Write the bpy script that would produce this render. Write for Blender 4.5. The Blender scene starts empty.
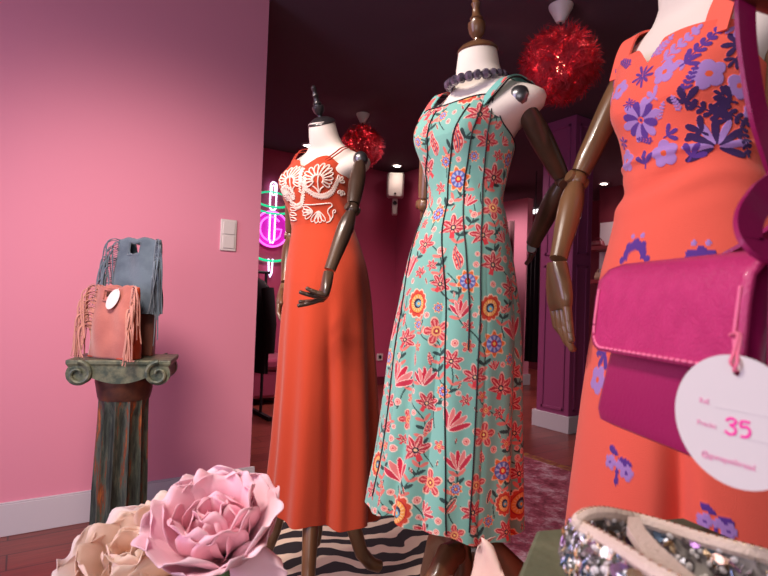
import bpy, math, random
import numpy as np
from mathutils import Vector, Matrix
random.seed(7); RNG = np.random.default_rng(11)
SC = bpy.context.scene; COL = SC.collection
PI = math.pi
# ------------------------------------------------------------------ camera frame
FPX = 540.0; CH = 0.95
PITCH = math.atan(13.0/FPX); ROLL = math.radians(2.07)
f0 = Vector((.5577, .83, 0)).normalized(); r0 = Vector((f0.y, -f0.x, 0)); UP = Vector((0, 0, 1))
fw = f0*math.cos(PITCH) + UP*math.sin(PITCH); u0 = -f0*math.sin(PITCH) + UP*math.cos(PITCH)
rt = r0*math.cos(ROLL) + u0*math.sin(ROLL); up = -r0*math.sin(ROLL) + u0*math.cos(ROLL)
CAM = Vector((0, 0, CH))
def W(px, py, d): return CAM + fw*d + rt*((px-384)/FPX*d) + up*((288-py)/FPX*d)
def ray(px, py): return fw + rt*((px-384)/FPX) + up*((288-py)/FPX)
def onz(px, py, z=0.0):
    r = ray(px, py); return CAM + r*((z-CH)/r.z)
def onB(px, py, b): r = ray(px, py); return CAM + r*(b/r.y)
def onA(px, py, a): r = ray(px, py); return CAM + r*(a/r.x)
def proj(P):
    v = np.asarray(P) - np.array(CAM)
    d = v @ np.array(fw); return 384 + FPX*(v @ np.array(rt))/d, 288 - FPX*(v @ np.array(up))/d, d
cd = bpy.data.cameras.new('camera'); co = bpy.data.objects.new('camera', cd); COL.objects.link(co)
M4 = Matrix((rt, up, -fw)).transposed().to_4x4(); M4.translation = CAM; co.matrix_world = M4
cd.sensor_width = 36; cd.lens = FPX/768*36; cd.clip_start = .02; cd.clip_end = 60
cd.dof.use_dof = True; cd.dof.focus_distance = 1.45; cd.dof.aperture_fstop = 9.0
SC.camera = co
# ------------------------------------------------------------------ colour / material helpers
def lin(c):
    c = np.asarray(c, float)/255.0
    return np.where(c <= .04045, c/12.92, ((c+.055)/1.055)**2.4)
def L4(c): return tuple(float(x) for x in lin(c)) + (1.0,)
def nodes(m): return m.node_tree.nodes, m.node_tree.links
def mat(name, c, rough=.6, metal=0, c2=None, nscale=20, nlo=.4, nhi=.6, bump=0, bscale=80, stretch=(1, 1, 1),
        spec=.5, sheen=0, coat=0, trans=0, transl=0):
    m = bpy.data.materials.new(name); m.use_nodes = True; n, l = nodes(m); p = n['Principled BSDF']
    p.inputs['Base Color'].default_value = L4(c); p.inputs['Roughness'].default_value = rough
    p.inputs['Metallic'].default_value = metal; p.inputs['Specular IOR Level'].default_value = spec
    p.inputs['Sheen Weight'].default_value = sheen; p.inputs['Coat Weight'].default_value = coat
    p.inputs['Transmission Weight'].default_value = trans
    tc = n.new('ShaderNodeTexCoord'); mp = n.new('ShaderNodeMapping'); mp.inputs['Scale'].default_value = stretch
    l.new(tc.outputs['Object'], mp.inputs['Vector'])
    if c2 is not None:
        t = n.new('ShaderNodeTexNoise'); t.inputs['Scale'].default_value = nscale; t.inputs['Detail'].default_value = 5
        l.new(mp.outputs[0], t.inputs['Vector'])
        r = n.new('ShaderNodeValToRGB'); r.color_ramp.elements[0].position = nlo; r.color_ramp.elements[1].position = nhi
        r.color_ramp.elements[0].color = L4(c); r.color_ramp.elements[1].color = L4(c2)
        l.new(t.outputs['Fac'], r.inputs[0]); l.new(r.outputs[0], p.inputs['Base Color'])
    if bump:
        t2 = n.new('ShaderNodeTexNoise'); t2.inputs['Scale'].default_value = bscale; t2.inputs['Detail'].default_value = 3
        l.new(mp.outputs[0], t2.inputs['Vector'])
        b = n.new('ShaderNodeBump'); b.inputs['Strength'].default_value = bump; b.inputs['Distance'].default_value = .004
        l.new(t2.outputs['Fac'], b.inputs['Height']); l.new(b.outputs[0], p.inputs['Normal'])
    if transl:
        tr = n.new('ShaderNodeBsdfTranslucent'); tr.inputs[0].default_value = L4(c)
        mx = n.new('ShaderNodeMixShader'); mx.inputs[0].default_value = transl
        l.new(p.outputs[0], mx.inputs[1]); l.new(tr.outputs[0], mx.inputs[2]); l.new(mx.outputs[0], n['Material Output'].inputs[0])
    return m
def emat(name, c, s):
    m = bpy.data.materials.new(name); m.use_nodes = True; n, l = nodes(m); p = n['Principled BSDF']
    p.inputs['Base Color'].default_value = L4(c); p.inputs['Emission Color'].default_value = L4(c); p.inputs['Emission Strength'].default_value = s
    return m
def cmat(name, rough=.8, bump=.25, bscale=900, sheen=.2):
    m = mat(name, (255, 255, 255), rough, bump=bump, bscale=bscale, sheen=sheen, spec=.25)
    n, l = nodes(m); a = n.new('ShaderNodeAttribute'); a.attribute_name = 'print'
    l.new(a.outputs['Color'], n['Principled BSDF'].inputs['Base Color']); return m
# ------------------------------------------------------------------ mesh builder (world coordinates)
class MB:
    def __init__(s): s.v = []; s.f = []
    def add(s, vs, fs):
        o = len(s.v); s.v += [tuple(x) for x in vs]; s.f += [tuple(i+o for i in f) for f in fs]; return s
    def box(s, c, sx, sy, sz, ax=None):
        ax = ax or (Vector((1, 0, 0)), Vector((0, 1, 0)), UP); c = Vector(c)
        vs = [c + ax[0]*(i*sx/2) + ax[1]*(j*sy/2) + ax[2]*(k*sz/2) for i in (-1, 1) for j in (-1, 1) for k in (-1, 1)]
        return s.add(vs, [(0, 1, 3, 2), (4, 6, 7, 5), (0, 4, 5, 1), (2, 3, 7, 6), (0, 2, 6, 4), (1, 5, 7, 3)])
    def span(s, a, b): # box from two corners
        a = Vector(a); b = Vector(b); return s.box((a+b)/2, *(abs(x) for x in (b-a)))
    def loft(s, rings, cap0=True, cap1=True, closed=True):
        n = len(rings[0]); vs = [p for r in rings for p in r]; fs = []
        for i in range(len(rings)-1):
            for j in range(n if closed else n-1):
                k = (j+1) % n; fs.append((i*n+j, i*n+k, (i+1)*n+k, (i+1)*n+j))
        if cap0: fs.append(tuple(reversed(range(n))))
        if cap1: fs.append(tuple(range((len(rings)-1)*n, len(rings)*n)))
        return s.add(vs, fs)
    def tube(s, path, rad, n=10, caps=True, flat=1.0, upv=None, closed=False):
        path = [Vector(p) for p in path]; m = len(path)
        rad = rad if hasattr(rad, '__len__') else [rad]*m
        rings = []; nv = None
        for i, p in enumerate(path):
            if closed: t = path[(i+1) % m]-path[i-1]
            else: t = path[min(i+1, m-1)]-path[max(i-1, 0)]
            if t.length < 1e-9: t = Vector((0, 0, 1))
            t.normalize()
            if nv is None:
                q = Vector(upv) if upv is not None else (UP if abs(t.z) < .9 else Vector((1, 0, 0))); nv = q - t*q.dot(t)
            else: nv = nv - t*nv.dot(t)
            nv.normalize(); bv = t.cross(nv)
            rings.append([p + nv*(rad[i]*flat*math.cos(2*PI*k/n)) + bv*(rad[i]*math.sin(2*PI*k/n)) for k in range(n)])
        if closed: rings.append(rings[0]); caps = False
        return s.loft(rings, caps, caps)
    def capsule(s, a, b, ra, rb, n=12):
        a = Vector(a); b = Vector(b); d = (b-a).normalized(); P = []; R = []
        for k in range(5):
            t = k/4*PI/2; P.append(a - d*(ra*.8*math.cos(t))); R.append(max(ra*math.sin(t), 1e-4))
        for k in range(5):
            t = k/4*PI/2; P.append(b + d*(rb*.8*math.sin(t))); R.append(max(rb*math.cos(t), 1e-4))
        return s.tube(P, R, n)
    def ball(s, c, r, n=16, m=10, sc=(1, 1, 1)):
        c = Vector(c); rings = []
        for i in range(m+1):
            t = PI*i/m; rr = max(math.sin(t), 1e-3)
            rings.append([c + Vector((r*rr*math.cos(2*PI*k/n)*sc[0], r*rr*math.sin(2*PI*k/n)*sc[1], -r*math.cos(t)*sc[2])) for k in range(n)])
        return s.loft(rings)
    def lathe(s, base, prof, axis=UP, n=28):
        axis = Vector(axis).normalized(); q = Vector((1, 0, 0)) if abs(axis.x) < .8 else Vector((0, 1, 0))
        e1 = (q-axis*q.dot(axis)).normalized(); e2 = axis.cross(e1); base = Vector(base)
        return s.loft([[base + axis*h + e1*(r*math.cos(2*PI*k/n)) + e2*(r*math.sin(2*PI*k/n)) for k in range(n)] for r, h in prof])
    def ribbon(s, path, wid, thick=.0015, side=None):
        # flat band along path; side = vector (or list) of the width direction
        path = [Vector(p) for p in path]; m = len(path); rings = []
        for i, p in enumerate(path):
            t = (path[min(i+1, m-1)]-path[max(i-1, 0)]).normalized()
            sd = Vector(side[i] if isinstance(side, list) else side); sd = (sd - t*sd.dot(t)).normalized(); nn = t.cross(sd)
            w = wid[i] if hasattr(wid, '__len__') else wid
            rings.append([p+sd*w/2+nn*thick/2, p-sd*w/2+nn*thick/2, p-sd*w/2-nn*thick/2, p+sd*w/2-nn*thick/2])
        return s.loft(rings)
    def prism(s, poly, h, d): # polygon (list of Vectors) extruded by vector
        n = len(poly); d = Vector(d)
        vs = [Vector(p) for p in poly] + [Vector(p)+d for p in poly]
        return s.add(vs, [tuple(reversed(range(n))), tuple(range(n, 2*n))] + [(i, (i+1) % n, n+(i+1) % n, n+i) for i in range(n)])
BASE = {}
def link(o, parent=None):
    COL.objects.link(o)
    if parent is not None: o.parent = parent
def build(name, mb, m, parent=None, base=None, smooth=True, bevel=0, angle=40, subsurf=0):
    b = BASE[parent] if parent is not None else Vector(base if base is not None else (0, 0, 0))
    me = bpy.data.meshes.new(name); me.from_pydata([(x-b.x, y-b.y, z-b.z) for x, y, z in mb.v], [], mb.f); me.update()
    import bmesh
    bm = bmesh.new(); bm.from_mesh(me); bmesh.ops.recalc_face_normals(bm, faces=bm.faces); bm.to_mesh(me); bm.free()
    me.materials.append(m); o = bpy.data.objects.new(name, me); link(o, parent)
    if parent is None: o.location = b
    BASE[o] = b
    if smooth:
        me.polygons.foreach_set('use_smooth', [True]*len(me.polygons)); me.set_sharp_from_angle(angle=math.radians(angle))
    if bevel:
        bv = o.modifiers.new('bevel', 'BEVEL'); bv.width = bevel; bv.segments = 2; bv.limit_method = 'ANGLE'
    if subsurf:
        ss = o.modifiers.new('sub', 'SUBSURF'); ss.levels = subsurf; ss.render_levels = subsurf
    return o
def tag(o, label=None, cat=None, group=None, kind=None):
    if label: o['label'] = label
    if cat: o['category'] = cat
    if group: o['group'] = group
    if kind: o['kind'] = kind
    return o
def thing(name, label, cat, base, group=None):
    o = bpy.data.objects.new(name, None); o.empty_display_size = .05; link(o); o.location = Vector(base); BASE[o] = Vector(base)
    return tag(o, label, cat, group)
def struct(name, mb, m, parent=None, **k):
    o = build(name, mb, m, parent, **k); 
    if parent is None: o['kind'] = 'structure'
    return o
def dup(root, loc, label):
    c = root.copy(); link(c); c.location = loc; c['label'] = label
    for ch in list(root.children):
        k = ch.copy(); link(k, c)
        for g in ch.children: q = g.copy(); link(q, k)
    return c
# ------------------------------------------------------------------ materials
def wallmat(name, c, rough=.75): return mat(name, c, rough, bump=.06, bscale=120, spec=.3)
M = dict(
    pink=wallmat('pink wall paint', (228, 146, 166), .7), rose=wallmat('rose back wall paint', (190, 78, 114)),
    plum=mat('purple painted panel', (150, 66, 112), .55), white=mat('white paint', (206, 200, 204), .5),
    ceil=wallmat('dark ceiling paint', (92, 74, 84), .9), darkred=wallmat('dark red wall paint', (110, 36, 52)),
    torso=mat('cream jersey', (226, 214, 202), .8, bump=.15, bscale=700, spec=.3),
    wood=mat('dark walnut wood', (62, 46, 36), .3, c2=(90, 68, 50), nscale=12, stretch=(1, 1, .15), spec=.5, coat=.25),
    wood2=mat('brown varnished wood', (94, 62, 40), .3, c2=(124, 86, 56), nscale=12, stretch=(1, 1, .15), coat=.3),
    wood3=mat('golden varnished wood', (88, 62, 42), .28, c2=(120, 86, 56), nscale=12, stretch=(1, 1, .15), coat=.3),
    metal=mat('dark joint metal', (120, 118, 120), .3, .9), black=mat('black piping', (22, 20, 26), .6),
    cord=mat('cream soutache cord', (234, 214, 200), .8), plastic=mat('white plastic', (222, 214, 208), .4),
    red=mat('red feather', (200, 54, 72), .7, c2=(224, 88, 102), nscale=30, transl=.5),
    gold=mat('brass', (190, 150, 80), .3, 1))
# ------------------------------------------------------------------ the setting
WB = (onz(0, 535.2).y + onz(80, 522.2).y + onz(245, 495).y)/3           # left display wall plane
A_END = onB(259, 250, WB).x
CZ = 2.43
CORN = W(394, 300, 6.25); AC = CORN.x; BC = CORN.y
colc = W(572.5, 265, 4.1); CA = colc.x; CB = colc.y
fm = bpy.data.materials.new('red brown plank floor'); fm.use_nodes = True
n, l = nodes(fm); p = n['Principled BSDF']; p.inputs['Roughness'].default_value = .3
tc = n.new('ShaderNodeTexCoord'); br = n.new('ShaderNodeTexBrick'); l.new(tc.outputs['Object'], br.inputs['Vector'])
br.inputs['Color1'].default_value = L4((124, 54, 46)); br.inputs['Color2'].default_value = L4((146, 68, 56)); br.inputs['Mortar'].default_value = L4((66, 26, 24))
br.inputs['Scale'].default_value = 1; br.inputs['Brick Width'].default_value = .9; br.inputs['Row Height'].default_value = .13; br.inputs['Mortar Size'].default_value = .003
mp = n.new('ShaderNodeMapping'); mp.inputs['Scale'].default_value = (3, 40, 1); l.new(tc.outputs['Object'], mp.inputs[0])
tn = n.new('ShaderNodeTexNoise'); tn.inputs['Scale'].default_value = 2; tn.inputs['Detail'].default_value = 6; l.new(mp.outputs[0], tn.inputs[0])
mx = n.new('ShaderNodeMix'); mx.data_type = 'RGBA'; mx.blend_type = 'MULTIPLY'; mx.inputs[0].default_value = .6
rp = n.new('ShaderNodeValToRGB'); rp.color_ramp.elements[0].color = (.35, .3, .3, 1); rp.color_ramp.elements[1].color = (1, 1, 1, 1)
rp.color_ramp.elements[0].position = .3; rp.color_ramp.elements[1].position = .65
l.new(tn.outputs[0], rp.inputs[0]); l.new(br.outputs[0], mx.inputs[6]); l.new(rp.outputs[0], mx.inputs[7]); l.new(mx.outputs[2], p.inputs['Base Color'])
struct('floor', MB().span((-3.2, -2, -.1), (9, 8, 0)), fm)
struct('ceiling', MB().span((-3.2, -2, CZ), (9, 8, CZ+.1)), M['ceil'])
struct('wall_left', MB().span((-3.2, WB, 0), (A_END, WB+.12, CZ)), M['pink'])
bb = MB(); bb.span((-3.2, WB-.014, 0), (A_END+.02, WB, .122)); bb.span((-3.2, WB-.010, .122), (A_END+.02, WB, .128))
struct('baseboard_left', bb, M['white'], bevel=.002)
struct('wall_back', MB().span((-3.2, BC, 0), (AC+.12, BC+.12, CZ)), M['rose'])
wend = onA(488, 300, AC).y
struct('wall_right', MB().span((AC, wend, 0), (AC+.12, BC, CZ)), M['rose'])
struct('baseboard_back', MB().span((-3.2, BC-.014, 0), (AC, BC, .09)), M['darkred'], bevel=.002)
struct('baseboard_right', MB().span((AC-.014, wend, 0), (AC, BC-.014, .09)), M['darkred'], bevel=.002)
# panelled column
cb2 = onA(537, 380, CA).y; ca2 = onB(592, 225, CB).x
cmb = MB().span((CA, CB, 0), (ca2, cb2, CZ))
struct('column', cmb, M['plum'], bevel=.004)
tr = MB(); wB = cb2-CB; zt = [(.16, 1.28), (1.36, CZ-.06)]
for z0, z1 in zt:
    for dd, t in ((.045, .022),):
        b0, b1 = CB+dd, cb2-dd
        tr.span((CA-.008, b0, z0), (CA, b0+t, z1)); tr.span((CA-.008, b1-t, z0), (CA, b1, z1))
        tr.span((CA-.008, b0, z1-t), (CA, b1, z1)); tr.span((CA-.008, b0, z0), (CA, b1, z0+t))
        a0, a1 = CA+dd, ca2-dd
        tr.span((a0, CB-.008, z0), (a0+t, CB, z1)); tr.span((a1-t, CB-.008, z0), (a1, CB, z1))
        tr.span((a0, CB-.008, z1-t), (a1, CB, z1)); tr.span((a0, CB-.008, z0), (a1, CB, z0+t))
struct('trim_1', tr, M['plum'], bevel=.003)
struct('baseboard_column', MB().span((CA-.016, CB-.016, 0), (ca2+.016, cb2+.03, .128)), M['white'], bevel=.003)
# the room behind the opening
FA = 6.5
struct('wall_far', MB().span((FA, -2, 0), (FA+.1, 8, CZ)), M['darkred'])
struct('wall_end', MB().span((AC+.12, 8-.1, 0), (FA, 8, CZ)), M['darkred'])
pb = W(525, 300, 6.5); PA = pb.x; PB_ = pb.y; pz = W(524, 197, 6.5).z
t = thing('fitting_room_partition', 'free-standing lit pink partition panel seen through the opening right of turquoise dress', 'partition', (PA, PB_, 0))
build('panel', MB().span((PA, PB_, 0), (PA+.1, PB_+1.6, pz)), M['pink'], t, bevel=.004)
build('skirting', MB().span((PA-.016, PB_-.016, 0), (PA+.116, PB_+1.6, .13)), M['white'], t, bevel=.003)
def curtain(name, x, y0, y1, z0, z1, m, label, amp=.03, n=9, alongx=False):
    rings = []
    K = n*8
    for z in np.linspace(z0, z1, 8):
        row = []
        for k in range(K+1):
            u = k/K; w = amp*(.6+.4*(z1-z)/(z1-z0))*math.sin(2*PI*n*u+.3*math.sin(3*z))
            c = y0+(y1-y0)*u; row.append((c, x+w, z) if alongx else (x+w, c, z))
        rings.append(row)
    mb = MB().loft(rings, False, False, False)
    o = build(name, mb, m, base=((y0+y1)/2 if alongx else x, x if alongx else (y0+y1)/2, z0)); so = o.modifiers.new('thick', 'SOLIDIFY'); so.thickness = .006
    return tag(o, label, 'curtain')
vel = mat('dark red velvet', (84, 14, 28), .8, sheen=.4); blk = mat('black cloth', (18, 14, 16), .9)
q = W(511, 221, 6.2)
curtain('curtain', q.x, q.y-.06, q.y+.35, .01, q.z, vel, 'dark red velvet curtain hanging before the lit pink partition', n=5)
q = W(533, 248, 5.9)
curtain('curtain', q.x, q.y-.10, q.y+.06, .35, q.z+.1, blk, 'black cloth hanging in the gap between partition and purple column', n=3, alongx=False)
rb = MB().span((q.x-.01, q.y-.10, q.z+.1), (q.x+.01, q.y+.06, q.z+.12)).tube([(q.x, q.y-.02, q.z+.12), (q.x, q.y-.02, CZ)], .006)
rb = build('curtain_rail', rb, M['black'], base=(q.x, q.y, q.z+.1)); tag(rb, 'black ceiling-hung rail that carries the black cloth', 'rail')
lp = onA(533, 209, FA); lw = MB().span((FA-.03, lp.y-.28, lp.z-.09), (FA, lp.y+.28, lp.z+.09))
lt = thing('wall_light', 'glowing white rectangular light panel on far wall beside the partition', 'light', (FA, lp.y, lp.z))
build('housing', MB().span((FA-.03, lp.y-.17, lp.z-.09), (FA, lp.y+.17, lp.z+.09)), M['white'], lt)
build('diffuser', MB().span((FA-.035, lp.y-.16, lp.z-.08), (FA-.031, lp.y+.16, lp.z+.08)), emat('lit diffuser', (255, 250, 250), 3), lt)
# wall shelf with bags right of the column
SA = 5.6
sB = onA(599, 240, SA)
struct('wall_niche', MB().span((SA+.28, sB.y-1.6, 0), (SA+.38, sB.y+.20, CZ)), M['darkred'])
sh = thing('wall_shelf', 'white-backed wall shelf unit glimpsed between purple column and orange dress', 'shelf', (SA, sB.y-.4, .9))
def zA(py, a=SA+.1): return onA(599, py, a).z
build('back_panel', MB().span((SA+.25, sB.y-1.2, zA(283)), (SA+.28, sB.y+.16, zA(221))), M['white'], sh)
for py in (247, 280): build('shelf_board', MB().span((SA, sB.y-1.2, zA(py)-.045), (SA+.25, sB.y+.16, zA(py))), mat('red shelf', (140, 40, 50), .5), sh)
def handbag(name, c, w, d, h, m, label):
    t = thing(name, label, 'bag', c); c = Vector(c)
    rg = []
    for k in range(7):
        v = k/6; s = 1-.25*v**2; ss = math.sin(PI*min(.5, v+.18))
        rg.append([c+Vector((d/2*s*ss*abs(math.cos(a))**.5*math.copysign(1, math.cos(a)), w/2*s*abs(math.sin(a))**.5*math.copysign(1, math.sin(a)), h*v)) for a in np.linspace(0, 2*PI, 24, False)])
    build('body', MB().loft(rg), m, t)
    build('handle', MB().tube([c+Vector((0, w*.3*math.cos(a), h*.95+h*.5*math.sin(a))) for a in np.linspace(0, PI, 14)], .008, 8), m, t)
q = onA(597, 247, SA+.1); handbag('handbag', (SA+.12, q.y, zA(247)), .16, .1, .075, mat('dark red leather', (92, 16, 30), .4), 'small dark red handbag standing on upper shelf right of purple column')
q = onA(599, 280, SA+.1); handbag('handbag', (SA+.12, q.y, zA(280)), .13, .09, .09, mat('beige leather', (190, 160, 130), .5), 'small beige bag on the lower shelf right of purple column')
# ceiling downlights
spotm = emat('lit downlight', (255, 240, 225), 14)
DL = []
for (px, py), lab in zip(((397, 165), (308, 144.5), (604, 183)),
        ('round lit ceiling downlight above the corner speaker', 'round lit ceiling downlight just behind the neck of leftmost mannequin', 'round lit ceiling downlight between purple column and orange dress')):
    c = onz(px, py, CZ); t = thing('downlight', lab, 'ceiling light', c, 'recessed ceiling downlights')
    build('trim_ring', MB().lathe(c-UP*.012, [(.052, 0), (.062, .004), (.062, .012), (.044, .012), (.044, .004), (.052, 0)]), M['white'], t)
    build('lamp', MB().lathe(c-UP*.014, [(.001, 0), (.04, .002), (.042, .012)]), spotm, t); DL.append(c)
# corner speaker and its camera
sp0 = W(395.5, 186, 6.0); zs0, zs1 = W(395, 197.5, 6.0).z, W(395, 174, 6.0).z
dv = -(Vector((AC, BC, 0))-Vector((0, 0, 0))).normalized(); sd = Vector((dv.y, -dv.x, 0)).normalized()
t = thing('wall_speaker', 'white wall speaker mounted high in the far corner', 'speaker', (sp0.x, sp0.y, zs0))
b = MB(); c0 = Vector((sp0.x, sp0.y, 0))
b.loft([[c0+sd*(x*w)+dv*(y)+UP*z for x, y in ((-1, -.07), (1, -.07), (1, .05), (.8, .07), (-.8, .07), (-1, .05))] for z, w in ((zs0, .082), (zs0+.02, .094), (zs1-.02, .098), (zs1, .086))])
build('cabinet', b, M['plastic'], t, bevel=.006)
build('badge', MB().ball(c0+dv*.07+UP*(zs0+.03), .012), M['black'], t)
build('bracket', MB().box(c0-dv*.14+UP*((zs0+zs1)/2), .05, .2, .06, (sd, dv, UP)), M['metal'], t)
za, zb_ = W(395, 216, 6.05).z, W(395, 200, 6.05).z
t = thing('security_camera', 'small white camera below the corner speaker', 'camera', (sp0.x, sp0.y, za))
build('housing', MB().box(c0+UP*((za+zb_)/2), .06, .08, zb_-za, (sd, dv, UP)), M['plastic'], t, bevel=.012)
build('lens', MB().lathe(c0+dv*.038+UP*(zb_-.05), [(.001, 0), (.024, 0), (.022, .008), (.012, .004), (.001, .004)], dv), M['black'], t)
build('wall_arm', MB().tube([c0+UP*((za+zb_)/2), c0-dv*.25+UP*((za+zb_)/2)], .012), M['plastic'], t)
q = onB(379.5, 357, BC); t = thing('wall_socket', 'white wall socket low on the back wall near the far corner', 'socket', q)
build('plate', MB().box(q-Vector((0, .006, 0)), .08, .012, .08), M['plastic'], t, bevel=.004)
build('insert', MB().lathe(q-Vector((0, .012, 0)), [(.026, .0), (.028, .002), (.022, .002), (.02, -.004), (.001, -.004)], (0, -1, 0)), M['plastic'], t)
# light switch
q = onB(228, 235.3, WB); t = thing('light_switch', 'white double light switch on the pink wall', 'switch', q)
SW, SH = .076, .148
build('frame', MB().box(q-Vector((0, .005, 0)), SW, .01, SH), M['plastic'], t, bevel=.003)
for s in (1, -1):
    c = q+Vector((0, -.012, s*.033)); bx = MB().box(c, .056, .006, .058, (Vector((1, 0, 0)), Vector((0, 1, .06*1)).normalized(), UP)); build('rocker', bx, M['plastic'], t, bevel=.002)
# neon sign on back wall
NB = BC-.04
def nb(px, py): return onB(px, py, NB)
nc = nb(272, 229); t = thing('neon_sign', 'neon sign of a needle through a thread spool with glowing letter G', 'sign', nb(272, 276))
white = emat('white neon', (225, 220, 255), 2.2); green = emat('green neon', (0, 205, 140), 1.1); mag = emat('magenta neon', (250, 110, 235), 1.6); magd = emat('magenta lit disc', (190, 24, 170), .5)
S1 = (nb(272, 200)-nb(272, 300)).length/100
def pt(x, y): return nc+Vector((x*S1, 0, -y*S1))   # offsets in hundredths from the sign centre
def loop(w, y0, y1):
    P = [pt(w*math.cos(a), y0+w-w*math.sin(a)) for a in np.linspace(0, PI, 9)]+[pt(-w*math.cos(a), y1-w+w*math.sin(a)) for a in np.linspace(0, PI, 9)]
    return P
build('needle_tube', MB().tube(loop(3.2, -47, -19), .0085, 8, closed=True), white, t); build('needle_eye_tube', MB().tube(loop(1.4, -44, -34), .006, 8, closed=True), white, t)
build('needle_tube', MB().tube([pt(-2.6, -16), pt(-2.6, 10), pt(-1, 14), pt(1.2, 14), pt(2.8, 10), pt(2.8, -16)], .0085, 8), white, t); build('needle_tip_tube', MB().tube([pt(-2.4, 30), pt(-1.6, 44), pt(0, 48), pt(1.4, 44), pt(2, 30)], .0085, 8), white, t)
for yy, rx, ry in ((-27, 17, 5), (-20.5, 18, 5)): build('thread_tube', MB().tube([pt(rx*math.cos(a), yy+ry*math.sin(a)) for a in np.linspace(.0, PI, 18)], .011, 8), green, t)
build('thread_tube', MB().tube([pt(18, 20), pt(18, 26)]+[pt(18*math.cos(a), 26+6*math.sin(a)) for a in np.linspace(0, PI, 18)]+[pt(-18, 20)], .012, 8), green, t)
build('thread_tube', MB().tube([pt(18*math.cos(a), -29-8*math.sin(a)) for a in np.linspace(0, PI, 18)], .009, 8), green, t)
build('ring_tube', MB().tube([pt(17.5*math.cos(a), 17.5*math.sin(a)) for a in np.linspace(0, 2*PI, 40, False)], .009, 8, closed=True), mag, t)
G = [pt(12*math.cos(a)*.95-1, -12*math.sin(a)) for a in np.linspace(.75, 2*PI-.55, 26)]+[pt(10.2, -0.4), pt(2, -.4)]
build('letter_tube', MB().tube(G, .0085, 8), mag, t)
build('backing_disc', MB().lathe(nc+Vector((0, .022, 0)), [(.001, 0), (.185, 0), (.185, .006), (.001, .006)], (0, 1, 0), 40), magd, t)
# clothes rail with dark garments, and sofa
q = W(262, 290, 4.3); rx, ry = q.x, q.y
rz = W(262, 276, 4.3).z+.03
t = thing('clothes_rail', 'black clothes rail standing behind the edge of the pink wall', 'clothes rail', (rx-.4, ry, 0))
build('rail_bar', MB().tube([(rx-.85, ry, rz), (rx+.06, ry, rz)], .012), M['black'], t)
for x in (rx-.82, rx+.03): build('post', MB().tube([(x, ry, .02), (x, ry, rz)], .012), M['black'], t); build('foot', MB().box((x, ry, .015), .03, .4, .03), M['black'], t)
def garment(x, w, z1, m, label, g):
    t = thing('hanging_coat', label, 'coat', (x, ry, z1), g)
    rg = []
    for v, ww, dd in ((0, .34, .10), (.5, .33, .1), (.8, .32, .09), (.92, .30, .07), (.98, .17, .05), (1.0, .07, .04)):
        z = z1+(rz-.06-z1)*v
        rg.append([(x+w*dd/.1*math.cos(a)*(1+.1*math.sin(5*a)), ry+ww/1.5*math.sin(a)*(1+.04*math.sin(9*a)), z) for a in np.linspace(0, 2*PI, 40, False)])
    build('coat_body', MB().loft(rg), m, t)
    for s in (-1, 1): build('sleeve', MB().tube([(x, ry+s*.19, rz-.13), (x+.015, ry+s*.235, rz-.4), (x+.02, ry+s*.225, rz-.62)], [.05, .048, .04], 12), m, t)
    build('hanger', MB().tube([(x, ry+.16, rz-.10), (x, ry, rz-.05), (x, ry-.16, rz-.10)], .006, 6).tube([(x, ry, rz-.05), (x, ry, rz-.01), (x, ry+.014, rz+.012), (x, ry, rz+.02)], .003, 6), M['wood'], t)
zg = W(262, 370, 4.3).z
garment(rx-.03, .05, zg, mat('black wool', (26, 16, 22), .9), 'black coat at the right end of the clothes rail', None)
garment(rx-.19, .055, zg+.03, mat('dark maroon cloth', (52, 16, 28), .9), 'dark maroon coat second from the right end of the clothes rail', None)
garment(rx-.36, .055, zg-.04, mat('dark plum cloth', (40, 20, 40), .9), 'dark plum coat third from the right end of the clothes rail', None)
q = onz(284, 404); sz = W(270, 358, 4.8).z
t = thing('sofa', 'low pink upholstered sofa behind the clothes rail', 'sofa', (q.x-.6, q.y+.2, 0)); pf = mat('pink velvet', (164, 44, 86), .7, sheen=.5)
build('base_cushion', MB().span((q.x-1.3, q.y, .06), (q.x+.12, q.y+.6, sz-.1)), pf, t, bevel=.03)
build('seat_cushion', MB().span((q.x-1.3, q.y-.02, sz-.1), (q.x+.13, q.y+.6, sz)), pf, t, bevel=.03)
for x in (q.x-1.2, q.x+.05):
    for y in (q.y+.06, q.y+.5): build('leg', MB().lathe((x, y, 0), [(.015, 0), (.022, .06)]), M['wood'], t)
# rugs
zm = bpy.data.materials.new('zebra hide'); zm.use_nodes = True; n, l = nodes(zm); p = n['Principled BSDF']; p.inputs['Roughness'].default_value = .85
tc = n.new('ShaderNodeTexCoord'); mp = n.new('ShaderNodeMapping'); mp.inputs['Rotation'].default_value = (0, 0, math.radians(-78)); l.new(tc.outputs['Object'], mp.inputs[0])
wv = n.new('ShaderNodeTexWave'); wv.bands_direction = 'X'; wv.inputs['Scale'].default_value = 3.0; wv.inputs['Distortion'].default_value = 3.5; wv.inputs['Detail'].default_value = 2.2; wv.inputs['Detail Scale'].default_value = .7; wv.inputs['Detail Roughness'].default_value = .5
zn = n.new('ShaderNodeTexNoise'); zn.inputs['Scale'].default_value = 2.6; zn.inputs['Detail'].default_value = 3; l.new(mp.outputs[0], zn.inputs[0])
zx = n.new('ShaderNodeVectorMath'); zx.operation = 'MULTIPLY_ADD'; zx.inputs[1].default_value = (.42, .42, 0); l.new(zn.outputs['Color'], zx.inputs[0]); l.new(mp.outputs[0], zx.inputs[2])
l.new(zx.outputs[0], wv.inputs[0]); rp = n.new('ShaderNodeValToRGB'); rp.color_ramp.elements[0].position = .56; rp.color_ramp.elements[1].position = .62
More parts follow.
